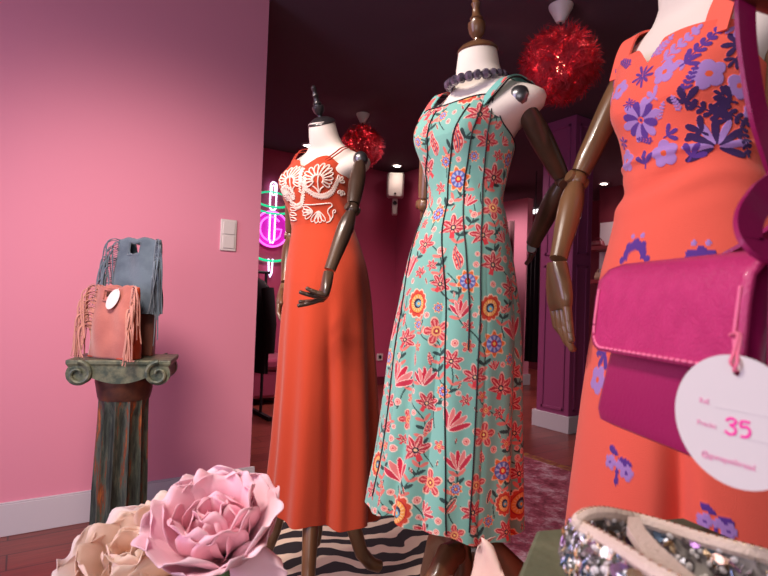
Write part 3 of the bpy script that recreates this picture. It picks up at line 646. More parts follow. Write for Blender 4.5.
tsm = mat('turquoise strap cotton', (112, 178, 168), .75, c2=(214, 90, 84), nscale=34, nlo=.52, nhi=.56)
for s in (-1, 1):
    strap(TE, d2, PI/2+s*.76, -PI/2+s*.5, te_top, .098 if s < 0 else .08, .022, tsm, thick=.002)
    strap(TE, d2, PI/2+s*.87, -PI/2+s*.6, te_top, .110 if s < 0 else .092, .003, M['black'], 'strap_piping', .003)
# bead necklace
c, ax = TE.neck; cN = TE.base+TE.R*TE.shlat+UP*1.443+TE.F*.004
t = thing('bead_necklace', 'necklace of large smoky grey faceted beads around the neck of middle mannequin', 'necklace', cN)
bm_ = mat('smoky glass bead', (96, 84, 100), .12, c2=(60, 52, 62), nscale=60, spec=.9, coat=.6)
CP = []
for k in range(22):
    a = 2*PI*k/22; q = cN+TE.S*(.060*math.cos(a))+TE.F*(.062*math.sin(a)+.004)+UP*(-.014*math.sin(a)); CP.append(q)
    build('bead', MB().ball(q, .0112, 7, 5), bm_, t, smooth=False)
build('bead_string', MB().tube(CP, .0012, 6, closed=True), M['metal'], t)
# ---- rust dress with cream cord
rth = th_grid(RU, 240, 60); ru_top = topline(1.352, 1.390, 1.33, 1.27)
def ru_folds(th, z):
    A = np.clip((1.12-z)/.85, 0, 1)**.9; t = angd(th, PI/2)
    sharp = lambda q: (np.abs(np.cos(q))**1.6-.5)
    w = .9*sharp(3.1*t+.95)+.35*np.cos(11*t+2+.5*z)+.3*np.cos(6*t-.6)
    groove = -.042*np.exp(-((t+.62+.10*(1.1-z))/.13)**2)*np.clip((.98-z)/.45, 0, 1)
    return A*.027*w+groove+.0016*np.sin(70*z+5*np.sin(3*t))*np.exp(-((z-1.235)/.05)**2)
def ru_hem(th): return 0.282+.010*np.sin(th-RU.thc)+.006*np.sin(7*th)
rm_ = cmat('rust linen', .85, .3, 500)
d1 = grid_dress('rust_dress', RU, rm_, rth, ru_top, ru_hem, 260, ru_folds, (184, 62, 30), None, 'long rust red strappy dress with cream cord embroidery on the bodice', np.concatenate([np.linspace(0, .76, 170, False), np.linspace(.76, 1, 240)]))
for s in (-1, 1):
    for q in (0, 1): strap(RU, d1, PI/2+s*(.5+.09*q), -PI/2+s*(.45+.05*q), ru_top, (.088 if s < 0 else .074)+.012*q, .0035, mat('rust strap', (170, 50, 30), .8), thick=.003)
emb = MB()
def cord(pts, cx, cy, sc, closed=False, r=.0022):
    th0, z0 = locate(RU, cx, cy); a, b, _ = RU.prof(np.array(z0)); R = math.hypot(float(a)*math.sin(th0), float(b)*math.cos(th0))
    P = []
    for i in range(len(pts)):
        for k in range(3):
            p, q = pts[i], pts[(i+1) % len(pts)]; u = k/3
            if i == len(pts)-1 and not closed and k: break
            x = p[0]+(q[0]-p[0])*u; y = p[1]+(q[1]-p[1])*u; P.append(on(RU, th0-x*sc/R, min(z0+y*sc, float(ru_top(np.array([th0-x*sc/R]))[0])+.004), .0012))
    emb.tube(P, r, 6, closed=closed)
def petal(a, r0_, r1, w, cx=0, cy=0):
    c, s = math.cos(a), math.sin(a); m_ = (r0_+r1)/2; h = (r1-r0_)/2
    return [(cx+(m_+h*math.cos(t))*c-w*math.sin(t)*(1+.35*math.cos(t))*s, cy+(m_+h*math.cos(t))*s+w*math.sin(t)*(1+.35*math.cos(t))*c) for t in np.linspace(0, 2*PI, 14, False)]
def palmette(cx, cy, sc, mir=1):
    for k in range(13):
        a = PI/2+(k-6)*.34; L = 1.05-.03*abs(k-6)**1.3
        cord([(mir*x, y) for x, y in petal(a, .26, L, .10)], cx, cy, sc, True)
    cord([(0, -.75), (0, -.3), (0, .28)], cx, cy, sc); cord([(-.3, -.35), (-.12, -.5), (0, -.72), (.12, -.5), (.3, -.35)], cx, cy, sc)
palmette(318, 179.5, .052); palmette(290, 181, .048)
def scroll(cx, cy, pts, sc=.01, zig=.35):
    P = []
    for i in range(len(pts)-1):
        p, q = pts[i], pts[i+1]
        for k in range(8):
            u = k/8; d = (q[0]-p[0], q[1]-p[1]); ln = math.hypot(*d) or 1; o = zig*math.sin(PI*(k+i*8))+zig*(1 if k % 2 else -1)
            P.append((p[0]+d[0]*u-d[1]/ln*o, p[1]+d[1]*u+d[0]/ln*o))
    cord(P, cx, cy, sc, r=.0018)
und = [(-6, 4.6), (-5.4, .5), (-4, -2.4), (-2, -4), (0, -4.6), (2, -4.2), (4, -3), (5.6, -.6), (6.2, 1.6)]
scroll(318.5, 181, und, zig=.6); scroll(318.5, 180, [(x*.93, y*.93) for x, y in und]); scroll(318.5, 181, [(x*1.05, y*1.05) for x, y in und])
und2 = [(-4, -2), (-2.8, -4.6), (-1, -6), (1.2, -5.4), (3, -3), (4.6, 0), (5.4, 3)]
scroll(293, 188, und2); scroll(293, 187, [(x*.9, y*.9) for x, y in und2])
scroll(299, 176, [(0, -5), (.6, -2), (.4, 1), (.2, 3)], zig=.5)
for a in (.2, 1.0, 1.8): cord(petal(a, .2, 1.1, .2), 339, 182, .018, True); cord(petal(-a-.6, .2, 1.0, .2), 341, 190, .017, True)
palmette(289, 196, .03)
# bird-like lower motif: loops between a heart and the tips around it
def cordpx(pts, closed=False, r=.0016, n=4):
    q = []
    m_ = len(pts)
    for k in range(m_ if closed else m_-1):
        p0, p1 = pts[k], pts[(k+1) % m_]
        q += [(p0[0]+(p1[0]-p0[0])*u/n, p0[1]+(p1[1]-p0[1])*u/n) for u in range(n)]
    if not closed: q.append(pts[-1])
    tz = [locate(RU, x, y) for x, y in q]; L_ = len(tz)
    P = []
    for k in range(L_):
        w_ = [tz[(k+o) % L_ if closed else min(max(k+o, 0), L_-1)] for o in (-1, 0, 1)]
        P.append(on(RU, sum(t for t, z in w_)/3, sum(z for t, z in w_)/3, .0014))
    emb.tube(P, r, 6, closed=closed)
def looppx(a, b, w):
    dx, dy = b[0]-a[0], b[1]-a[1]; ln = math.hypot(dx, dy); ux, uy = dx/ln, dy/ln
    return [(a[0]+ux*ln*(.5-.5*math.cos(t))-uy*w*math.sin(t)*(1+.4*(-math.cos(t))), a[1]+uy*ln*(.5-.5*math.cos(t))+ux*w*math.sin(t)*(1-.4*math.cos(t))) for t in np.linspace(0, 2*PI, 10, False)]
for q in ((303.5, 207), (302.5, 211), (303, 215), (305.5, 219)): cordpx(looppx((313, 211.5), q, 1.7), True, n=2)
for q in ((311.5, 222), (316, 223.5), (320.5, 223), (325, 221.5)): cordpx(looppx((318.5, 211), q, 1.8), True, n=2)
cordpx([(304, 204.5), (312, 205), (322, 204), (331, 203), (332.5, 206), (329, 208.5), (327.5, 212), (330, 217), (330.5, 221.5), (326, 223)], r=.0018); cordpx([(330.5, 221), (333, 216), (332.5, 211), (335, 209.5), (335.5, 212.5), (333.8, 213)], r=.0018)
for k in range(4): cordpx(looppx((297, 205+5*k), (290.5, 203.5+5*k), 1.6), True, n=2)
build('cord_embroidery', emb, M['cord'], d1)
# ---- orange dress with purple embroidery
oth = th_grid(OR, 420, 50); or_top = lambda th: smooth_interp(np.abs(angd(th, PI/2)), np.array([0, .07, .2, .45, .8, 1.05, 1.35, 1.8, 2.3, PI]), np.array([1.376, 1.390, 1.411, 1.414, 1.412, 1.405, 1.355, 1.33, 1.30, 1.29]))
def or_folds(th, z):
    A = np.clip((1.08-z)/.9, 0, 1); t = angd(th, PI/2)
    w = .6*np.cos(5*t+.6)+.35*np.cos(9*t+1.3)
    g = -.034*np.exp(-((t+.46+.16*(1.1-z))/.10)**2)*np.clip((1.0-z)/.35, 0, 1)
    wr = .0042*np.sin(95*z+1.5*np.sin(3*t+1)+2*t)*np.exp(-((z-1.165)/.035)**2)+.0012*np.sin(48*z+4*t)*np.exp(-((z-1.0)/.15)**2)
    return A*.011*w+g+wr+.004*np.exp(-((z-1.215)/.006)**2)
def or_hem(th): return .2+0*th
PU, LI, DK = (92, 52, 140), (170, 130, 196), (58, 30, 84)
def ell(x, y, a, r0_, r1, w):
    u = x*math.cos(a)+y*math.sin(a); v = -x*math.sin(a)+y*math.cos(a); m_ = (r0_+r1)/2; h = (r1-r0_)/2
    return np.abs(v) < w*np.sqrt(np.clip(1-((u-m_)/h)**2, 0, 1))*(1+.35*(u-m_)/h)
def o_daisy(c):
    def f(x, y):
        r = np.hypot(x, y); a = np.arctan2(y, x); sh = .72+.26*np.abs(np.cos(2.5*a+.3))
        return [(r < sh, c), (r < .2, (232, 92, 56))]
    return f
def o_star(n=12, cols=(LI, PU), r0_=.14):
    return lambda x, y: [(ell(x, y, 2*PI*k/n+.1, r0_, 1-.14*(k % 2), .17), cols[k % 2]) for k in range(n)]+[(np.hypot(x, y) < .08, PU)]
def o_spider(x, y): return [(ell(x, y, a, .05, 1-.2*(i % 2), .11), PU) for i, a in enumerate(np.linspace(0, 2*PI, 9, False)+.2)]
def o_fern(c):
    def f(x, y):
        L = [((np.abs(x) < .04) & (np.abs(y) < 1), c)]
        for k in range(5):
            for s in (-1, 1):
                yy = -.85+.37*k; L.append((ell(x, y-yy, PI/2-s*.75, .02, .54-.05*k, .115), c))
        L.append((ell(x, y-.75, PI/2, 0, .42, .1), c)); return L
    return f
def o_palm(x, y):
    L = []
    for k, a in enumerate(np.linspace(-.35, PI+.35, 9)): L.append((ell(x, y+.4, a, .1, 1.25-.25*abs(math.sin(a))*0, .15), (DK, LI)[k % 2]))
    return L
def o_leaf3(c):
    return lambda x, y: [(ell(x, y+.5, a, .05, 1.35, .24), c) for a in (.7, PI/2, PI-.7)]+[(ell(x, y+.3, -PI/2, 0, .7, .1), c)]
def o_crest(x, y):
    L = [(((np.hypot(x, y+.1) < .78) & (np.hypot(x, y+.32) > .46) & (y > -.42)), PU)]
    L += [(np.hypot(x-xx, y-yy) < .2, PU) for xx, yy in ((0, .62), (-.5, .42), (.5, .42), (-.85, -.4), (.85, -.4))]
    L += [(np.hypot(x-s*.34, y-.95) < .15, LI) for s in (-1, 1)]; return L
def o_spray(x, y):
    r = lambda cx, cy, R: (np.hypot(x-cx, y-cy), np.arctan2(y-cy, x-cx), R)
    L = [(ell(x-.05, y-.2, a, .05, .75, .16), PU) for a in (PI*.85, -.75, -.45)]+[(ell(x, y-.1, -PI/2, 0, 1.0, .1), PU), (ell(x-.05, y-.1, -1.4, .05, .5, .2), LI)]
    for cx, cy in ((-.45, -.2), (.5, -.45)):
        q, a, R = r(cx, cy, .38); sh = R*(.75+.25*np.abs(np.cos(2.5*a))); L += [(q < sh, LI), (q < .08, PU)]
    return L+[(ell(x, y+1.0, PI/2, -.2, .2, .14), PU)]
def embroidery(F, col, rel):
    def pl(px, py, s, f, rot=0): th, z = locate(F, px, py); stamp(F, col, rel, th, z, s, f, rot, .0016, 1.6)
    pl(620, 90, 0.0192, o_daisy(LI)); pl(665, 72, 0.0216, o_daisy(LI), .3); pl(709, 74, 0.0256, o_daisy(LI), .7); pl(739, 86, 0.0216, o_daisy(LI))
    pl(641, 120, 0.0376, o_star()); pl(643, 76, 0.0224, o_spider, .3); pl(680, 45, 0.0336, o_fern(LI), -.9); pl(704, 44, 0.0320, o_fern(PU), -.75); pl(626, 63, 0.0224, o_fern(PU), 1.0)
    pl(683, 97, 0.0208, o_leaf3(DK), .2); pl(711, 112, 0.0320, o_fern(DK), 1.05); pl(730, 114, 0.0320, o_fern(DK), -2.1); pl(716, 138, 0.0368, o_palm)
    pl(664, 153, 0.0240, o_daisy(LI), .5); pl(628, 161, 0.0208, o_daisy(LI), .2); pl(644, 159, 0.0176, o_leaf3(PU)); pl(671, 133, 0.0144, o_leaf3(PU), -1.2)
    pl(676, 104, 0.0128, o_fern(LI), .3); pl(732, 45, 0.0176, o_leaf3(DK), 1.6); pl(737, 30, 0.0144, o_leaf3(LI), 3.0); pl(722, 92, 0.0112, o_leaf3(DK), .2); pl(733, 62, 0.0128, o_leaf3(DK), 2.5)
    pl(612, 116, 0.0208, o_fern(PU), .1); pl(624, 143, 0.0128, o_star(6, (PU, PU))); pl(610, 78, 0.0160, o_fern(PU), -.4); pl(681, 64, 0.0112, o_leaf3(LI), 2); pl(690, 78, 0.0200, o_fern(PU), -.3); pl(745, 140, 0.0240, o_fern(DK), -2.9)
    pl(750, 112, 0.0128, o_daisy(LI)); pl(657, 50, 0.0160, o_fern(LI), -1.0)
    pl(652, 96, .016, o_leaf3(LI), .8); pl(696, 130, .02, o_leaf3(DK), 1.0); pl(661, 112, .014, o_fern(LI), -.6); pl(646, 140, .016, o_fern(PU), 1.2); pl(694, 152, .018, o_leaf3(PU), -.6); pl(612, 100, .014, o_leaf3(LI), 1); pl(630, 104, .012, o_spider); pl(690, 60, .016, o_leaf3(PU), -1); pl(725, 100, .02, o_leaf3(DK), 1.3); pl(664, 46, .018, o_fern(LI), -.8)
    pl(635, 252, 0.0300, o_crest); pl(618, 460, 0.0320, o_spray); pl(598, 380, 0.0260, o_daisy(LI)); pl(603, 358, 0.0220, o_leaf3(PU), 2.6); pl(700, 262, 0.0300, o_crest); pl(716, 520, 0.0300, o_spray)
d3 = grid_dress('orange_dress', OR, cmat('orange linen', .85, .3, 700), oth, or_top, or_hem, 620, or_folds, (238, 98, 78), embroidery, 'bright orange dress with purple floral embroidery on the bodice', np.concatenate([np.linspace(0, .80, 300, False), np.linspace(.80, 1, 330)]))
om = mat('orange linen strap', (238, 98, 78), .85, bump=.3, bscale=300, stretch=(1, 1, .2))
for s in (-1, 1): strap(OR, d3, PI/2+s*.78, -PI/2+s*.5, or_top, .105 if s < 0 else .092, .045 if s < 0 else .036, om, thick=.004)
# ------------------------------------------------------------------ fluted pillar with scroll capital
PD = 1.72
pc = W(129, 300, PD+.12); pc = Vector((pc.x, pc.y, 0)); PT = W(120, 361, PD).z
pang = math.radians(11)                                    # turned so that its right side shows
pv = Vector((CAM.x-pc.x, CAM.y-pc.y, 0)).normalized()
pF = Vector((pv.x*math.cos(-pang)-pv.y*math.sin(-pang), pv.x*math.sin(-pang)+pv.y*math.cos(-pang), 0)); pS = Vector((-pF.y, pF.x, 0))
def pm(name, ridge):
    m = bpy.data.materials.new(name); m.use_nodes = True; n, l = nodes(m); p = n['Principled BSDF']; p.inputs['Roughness'].default_value = .5; p.inputs['Metallic'].default_value = .25
    tc = n.new('ShaderNodeTexCoord'); mp = n.new('ShaderNodeMapping'); mp.inputs['Scale'].default_value = ridge; l.new(tc.outputs['Object'], mp.inputs[0])
    t = n.new('ShaderNodeTexNoise'); t.inputs['Scale'].default_value = 14; t.inputs['Detail'].default_value = 7; t.inputs['Roughness'].default_value = .7; l.new(mp.outputs[0], t.inputs[0])
    r = n.new('ShaderNodeValToRGB'); e = r.color_ramp.elements; e[0].position = .33; e[0].color = L4((24, 22, 22)); e[1].position = .68; e[1].color = L4((184, 106, 52))
    q = e.new(.46); q.color = L4((58, 66, 58)); q = e.new(.53); q.color = L4((84, 92, 78)); q = e.new(.58); q.color = L4((112, 60, 40))
    l.new(t.outputs[0], r.inputs[0]); l.new(r.outputs[0], p.inputs[0])
    b = n.new('ShaderNodeBump'); b.inputs['Strength'].default_value = .25; b.inputs['Distance'].default_value = .004; l.new(t.outputs[0], b.inputs['Height']); l.new(b.outputs[0], p.inputs['Normal']); return m
shaft_m = pm('patinated bronze shaft', (3.2, 3.2, .35)); cap_m = mat('green bronze patina', (66, 78, 66), .5, .2, c2=(112, 116, 92), nscale=38, bump=.4, bscale=60)
dark_b = mat('brown bronze', (70, 44, 38), .45, .3, c2=(104, 64, 46), nscale=14)
t = thing('pillar_pedestal', 'fluted dark bronze pillar pedestal with scroll capital carrying the fringed bags', 'pedestal', pc)
b = MB(); rg = []
NF = 12
for z, r in ((.10, .092), (.115, .089), (.3, .0875), (PT-.2, .080), (PT-.135, .079)):
    row = []
    for k in range(NF*10):
        a = 2*PI*k/(NF*10)+.1; u = (k % 10)/10; dep = .016*max(0, math.sin(PI*u))**.7 if .0 < z < PT-.136 else .0
        row.append(pc+(pS*math.cos(a)+pF*math.sin(a))*(r-dep)+UP*z)
    rg.append(row)
build('shaft', b.loft(rg), shaft_m, t, angle=50)
bs = MB(); bs.lathe(pc, [(.15, 0), (.15, .03), (.135, .034), (.142, .044), (.145, .056), (.140, .07), (.126, .078), (.118, .084), (.122, .092), (.112, .1), (.096, .104)], UP, 48)
build('base', bs, dark_b, t)
ech = MB().lathe(pc, [(.080, PT-.138), (.083, PT-.128), (.085, PT-.118), (.088, PT-.098), (.092, PT-.08), (.092, PT-.06), (.09, PT-.03)], UP, 48)
build('echinus', ech, dark_b, t)
CWx, CDy = .156, .105
def cp(x, y, z): return pc+pS*x+pF*y+UP*(PT+z)
sl = MB(); sl.loft([[cp(x, y, z) for x, y in ((-w, -e), (w, -e), (w, e), (-w, e))] for z, w, e in ((-.034, CWx-.02, CDy-.015), (-.022, CWx-.006, CDy-.004), (-.012, CWx, CDy), (0, CWx, CDy))])
build('abacus', sl, cap_m, t, bevel=.003, smooth=False)
# front and back scroll faces: hanging curve between two volutes
fc = MB()
for sy in (1, -1):
    top_ = [cp(x, sy*(CDy-.003), -.012) for x in np.linspace(-.135, .135, 25)]
    bot_ = [cp(x, sy*(CDy-.003), -.012-.052*max(0, math.cos(x/.135*PI/2))**.9-.012) for x in np.linspace(-.135, .135, 25)]
    off = pF*(-sy*.05)
    fc.loft([[a, b_, b_+off, a+off] for a, b_ in zip(top_, bot_)])
build('scroll_face', fc, cap_m, t, angle=50)
for sx in (1, -1):
    vol = MB()
    for sy in (1, -1):
        pts = []
        for k in range(46):
            a = PI/2+k/45*4.2*PI/2*1.15; r = .040*(1-k/45*.80)
            pts.append((sx*(.118)+sx*r*math.cos(a), -.044+r*math.sin(a)))
        vol.tube([cp(x, sy*(CDy+.001), z) for x, z in pts], [.0085*(1-.5*k/45) for k in range(46)], 8)
        vol.lathe(cp(sx*.118, sy*(CDy-.004), -.044), [(.001, 0), (.037, 0), (.037, -.03), (.001, -.03)], pF*sy, 28)
    rg = []
    for y in np.linspace(-CDy+.02, CDy-.02, 13):
        r = .037-.010*math.cos(y/CDy*PI/2)**2; rg.append([cp(sx*.118+r*math.cos(a), float(y), -.044+r*math.sin(a)) for a in np.linspace(0, 2*PI, 20, False)])
    vol.loft(rg)
    build('volute', vol, cap_m, t)
# ------------------------------------------------------------------ fringed bags
def fringe_bag(name, label, c, w, h, dep, m, m2, m3, slot, seed, yaw, taper=.9, fl=.16):
    t = thing(name, label, 'bag', c, None); c = Vector(c); rg = random.Random(seed)
    ca, sa = math.cos(yaw), math.sin(yaw); F = pF*ca+pS*sa; S = Vector((-F.y, F.x, 0))
    nu, nv = 30, 30
    def pnt(u, v, s):  # u across -1..1, v up 0..1, s=+1 front, -1 back
        ww = w/2*(1-(1-taper)*v); th = dep/2*(1-.72*v**1.2); th *= .8+.2*(1-abs(u)**3.5)
        wob = .004*math.sin(5*u+2*v+seed)+.003*math.sin(9*v+3*u); bul = .25*math.sin(PI*v)*dep*.4
        return c+S*(u*ww)+F*(s*(th+bul*(1-u*u))+wob)+UP*(h*v+.004*math.sin(7*u+seed)*v)
    for s, nm in ((1, 'front_panel'), (-1, 'back_panel')):
        vs = []; fs = []
        for j in range(nv+1):
            for i in range(nu+1): vs.append(pnt(-1+2*i/nu, j/nv, s))
        for j in range(nv):
            for i in range(nu):
                u = -1+2*(i+.5)/nu; v = (j+.5)/nv
                if abs(u-slot[0]) < slot[1] and slot[2] < v < slot[3]: continue
                o = j*(nu+1)+i; fs.append((o, o+1, o+nu+2, o+nu+1))
        o = build(nm, MB().add(vs, fs), m, t, angle=180); so = o.modifiers.new('thick', 'SOLIDIFY'); so.thickness = .0035
    ed = MB(); u0, u1 = slot[0]-slot[1]-.06, slot[0]+slot[1]+.06
    loop_ = [pnt(u0, slot[2]-.025, 1), pnt(u1, slot[2]-.025, 1), pnt(u1, slot[3]+.012, 1), pnt(u0, slot[3]+.012, 1)]
    P = []
    for i in range(4):
        for k in range(6): P.append(loop_[i]+(loop_[(i+1) % 4]-loop_[i])*k/6+F*.003)
    build('handle_edging', ed.tube(P, .0028, 6, closed=True), m, t)
    for sx in (-1, 1):   # gusset with a folded middle
        rows = []
        for j in range(nv+1):
            v = j/nv; a = pnt(sx, v, 1); b_ = pnt(sx, v, -1); md = (a+b_)/2+S*(sx*(dep*.12*(1-.3*v)+.006*math.sin(9*v)))
            rows.append([a, a*.45+md*.55+S*(sx*.006), md-S*(sx*.012*math.sin(PI*v)), b_*.45+md*.55+S*(sx*.006), b_])
        o = build('gusset', MB().loft(rows, False, False, False), m2, t, angle=180, subsurf=1); so = o.modifiers.new('thick', 'SOLIDIFY'); so.thickness = .003
    bt = [pnt(-1+2*i/nu, 0, 1) for i in range(nu+1)]+[pnt(1-2*i/nu, 0, -1) for i in range(nu+1)]
    build('base_panel', MB().prism([q+UP*.002 for q in bt], 0, (0, 0, .004)), m2, t)
    for sx in (-1, 1):
        fb = MB()
        for k in range(26):
            v = .98-.6*k/25; a = pnt(sx*.97, v, 1); out = S*(sx*rg.uniform(.014, .038))+F*rg.uniform(.014, .036); L = fl*rg.uniform(.7, 1.1); sw = S*(rg.uniform(-.02, .02))+F*rg.uniform(-.004, .012)
            P = [a-S*sx*.004, a+out*.5+UP*.006, a+out-UP*.012, a+out*1.05+sw*.4-UP*L*.35, a+out*.95+sw*.8-UP*L*.7+S*rg.uniform(-.004, .004), a+out*.95+sw*1.2-UP*L]
            zmin = c.z+.003
            if not (rg.random() < .16 and fl > .13 and sx > 0): P = [Vector((q.x, q.y, max(q.z, zmin))) for q in P]
            PP = []
            for i in range(len(P)-1):
                p0, p1, p2, p3 = P[max(i-1, 0)], P[i], P[i+1], P[min(i+2, len(P)-1)]
                for q in range(4):
                    u = q/4; PP.append(.5*((2*p1)+(p2-p0)*u+(2*p0-5*p1+4*p2-p3)*u*u+(3*p1-p0-3*p2+p3)*u**3))
            PP.append(P[-1]); fb.ribbon(PP, [.006*(1-.4*i/len(PP)) for i in range(len(PP))], .0018, (S+F*rg.uniform(-.8, .8)))
        build('fringe', fb, m3, t)
    return t, F, S, pnt
CB_ = cp(-.030, .035, 0)
coral = mat('coral suede', (184, 112, 98), .9, c2=(148, 82, 76), nscale=9, nlo=.35, nhi=.7, bump=.3, bscale=160, sheen=.4)
rustl = mat('burnt orange leather', (192, 80, 40), .5, c2=(164, 60, 30), nscale=16, bump=.3, bscale=60)
tb, bF, bS, bp = fringe_bag('fringed_handbag', 'coral suede fringed handbag with cut-out handle standing in front on the pillar', CB_+UP*.001,   .165, .238, .085, coral, rustl, mat('pale coral suede strips', (190, 132, 116), .9, sheen=.3), (-.12, .24, .82, .93), 3, -.55, fl=.17)
rz0 = cp(.018, -.055, 0); rh = .145
tag(build('riser_block', MB().box(rz0+UP*(rh/2+.001), .12, .06, rh, (pS, pF, UP)), mat('brown wood block', (120, 66, 44), .5, c2=(94, 50, 34), nscale=20, stretch=(1, 1, .2)), base=rz0, bevel=.002), 'brown wooden riser block behind the coral bag', 'block')
gs = mat('slate blue suede', (92, 108, 118), .9, c2=(68, 82, 94), nscale=10, bump=.3, bscale=160, sheen=.4)
gb, gF, gS, gp = fringe_bag('fringed_handbag', 'slate blue suede fringed handbag raised behind the coral bag', rz0+UP*(rh+.002)-pS*.002, .165, .262, .07, gs, gs, gs, (-.06, .30, .79, .93), 5, -.5, fl=.2)
# oval price tag on the coral bag
oc = bp(.22, .83, 1)+bF*.012; tn_ = (bF+UP*.15).normalized(); a1 = (bS*.45+UP*.9).normalized(); a1 = (a1-tn_*a1.dot(tn_)).normalized(); a2 = tn_.cross(a1)
tg = thing('price_tag', 'small white oval price tag on the coral suede bag', 'tag', oc)
build('card', MB().prism([oc+a1*(.036*math.cos(a))+a2*(.021*math.sin(a)) for a in np.linspace(0, 2*PI, 40, False)], 0, tn_*.0012), M['plastic'], tg, smooth=False)
build('string', MB().tube([oc+a1*.030+tn_*.002, oc+a1*.04+tn_*.002, bp(.12, .93, 1)+bF*.004], .001, 6), M['cord'], tg)
# ------------------------------------------------------------------ big paper peonies
def petal_mesh(c, ax, az, el, L, w, cup, ruf, rg, base=.02, ftip=1.0):
    ax = ax.normalized(); e1 = ax.cross(UP if abs(ax.z) < .9 else Vector((1, 0, 0))).normalized(); e2 = ax.cross(e1)
    rad = e1*math.cos(az)+e2*math.sin(az); sd = ax.cross(rad); ph = rg.uniform(0, 6); ph2 = rg.uniform(0, 6)
    rows = []; nU, nV = 14, 14
    pos = c+rad*base; ang = el; step = L/nV
    for j in range(nV+1):
        v = j/nV; ww = w*(.28+.72*math.sin(PI*min(1, v*.62+.06))**.8)*(1 if v < .8 else (1-((v-.8)/.2)**2*.34*ftip))
        d = rad*math.sin(ang)+ax*math.cos(ang); nrm = -rad*math.cos(ang)+ax*math.sin(ang)
        row = []
        for i in range(nU+1):
            u = -1+2*i/nU; rf = ruf*v**2*(math.sin(4.2*u+ph)+.6*math.sin(8*u+ph2))*.5
            edge = (1-.14*u*u*v+.04*math.sin(5*u+ph)*v) 
            row.append(pos+sd*(u*ww)+nrm*(cup*u*u*(.4+.6*v)+rf)-d*(L*(1-edge)))
        rows.append(row); pos = pos+d*step; ang += (rg.uniform(.9, 1.1))*(.9/nV)*(-1.0 if j < nV*.6 else 1.9)
    return rows
def peony(label, c, ax, R, cols, seed, stem_to, extra=()):
    rg = random.Random(seed); c = Vector(c); ax = Vector(ax).normalized()
    t = thing('paper_peony', label, 'flower', Vector((stem_to.x, stem_to.y, 0)))
    ms = [mat('peony paper', k, .75, c2=k2, nscale=9, transl=.15, sheen=.1, bump=.12, bscale=40) for k, k2 in cols]
    for li, (n, el, L, w) in enumerate(((5, .05, .40, .20), (7, .22, .58, .27), (8, .48, .80, .36), (9, .85, .98, .44), (9, 1.25, 1.05, .5))):
        for k in range(n):
            rows = petal_mesh(c, ax, 2*PI*k/n+li*.7+rg.uniform(-.15, .15), el+rg.uniform(-.08, .08), R*L*rg.uniform(.9, 1.1), R*w*rg.uniform(.9, 1.15), R*.11, R*.075, rg, R*(.02+.02*li))
            o = build('petal', MB().loft(rows, False, False, False), ms[min(li//2, len(ms)-1)], t, angle=180); so = o.modifiers.new('thick', 'SOLIDIFY'); so.thickness = .0012
    for c2, ax2, az, el, L, w in extra:
        o = build('petal', MB().loft(petal_mesh(c2, ax2, az, el, L, w, .02, .012, rg, .01, 1.9), False, False, False), ms[-1], t, angle=180); so = o.modifiers.new('thick', 'SOLIDIFY'); so.thickness = .0012
    st = [c, c-ax*R*.35]; e = Vector((stem_to.x, stem_to.y, .012)); s1 = st[-1]
    for k in range(1, 9): u = k/8; st.append(s1*(1-u)**2+(s1-ax*R*1.0)*2*u*(1-u)*.999+e*u*u)
    build('stem', MB().tube(st, .009, 10), mat('green paper stem', (84, 116, 72), .8), t)
    build('calyx', MB().ball(c-ax*R*.1, R*.16, 14, 8), mat('green calyx', (96, 128, 80), .8), t)
    build('foot_plate', MB().lathe((stem_to.x, stem_to.y, .0), [(.09, .0), (.09, .008), (.02, .014)], UP, 28), M['black'], t)
def gnd(px, d): q = W(px, 300, d); return Vector((q.x, q.y, 0))
toCam = -fw
peony('large pink paper peony right beside the cream one', W(221, 550, .74), toCam*.36-rt*.10+UP*.92, .100, [((255, 186, 200), (252, 170, 188)), ((255, 206, 214), (253, 192, 204)), ((255, 216, 222), (253, 204, 214))], 5, gnd(222, .78), [(W(240, 588, .73), UP*.5+rt*.75+toCam*.3, 0.3, .5, .10, .055)])
peony('large cream peach paper peony in front of the pillar', W(146, 588, .85), toCam*.36-rt*.22+UP*.9, .122, [((254, 212, 178), (252, 200, 162)), ((254, 226, 204), (253, 216, 190)), ((254, 234, 220), (253, 226, 208))], 8, gnd(140, .92))
peony('cream paper peony whose single petal tip shows below the turquoise dress', W(484, 652, .74), toCam*.3+UP*.9, .085, [((252, 206, 176), (250, 196, 160)), ((250, 222, 204), (250, 210, 190))], 14, gnd(478, .76), [(W(490, 655, .74), UP*1.0-rt*.22+toCam*.1, 1.2, .12, .165, .05)])
# ------------------------------------------------------------------ green pedestal with the sequinned pouch
HZ = .74
A_ = onz(517, 576, HZ); B_ = onz(536, 529.5, HZ); C_ = onz(570, 526.5, HZ)
e1 = (B_-A_).normalized(); e2 = (C_-B_).normalized()
poly = [B_-e1*.20, B_, B_+e2*.17, B_+e2*.17+(e2*.6-e1*.8).normalized()*.18, B_-e1*.30+e2*.16]
poly = [Vector((q.x, q.y, HZ)) for q in poly]; cc = sum(poly, Vector())/len(poly)
t = thing('green_pedestal', 'green patinated flat-topped pedestal under the sequinned pouch', 'pedestal', (cc.x, cc.y, 0))
gm = mat('mossy green patina', (98, 104, 78), .7, c2=(128, 130, 100), nscale=12, bump=.35, bscale=90)
build('top_slab', MB().prism([q-UP*.035 for q in poly], 0, (0, 0, .035)), gm, t, smooth=False, bevel=.004)
build('column_body', MB().prism([Vector((cc.x+(q.x-cc.x)*.8, cc.y+(q.y-cc.y)*.8, .06)) for q in poly], 0, (0, 0, HZ-.095)), gm, t, smooth=False, bevel=.004)
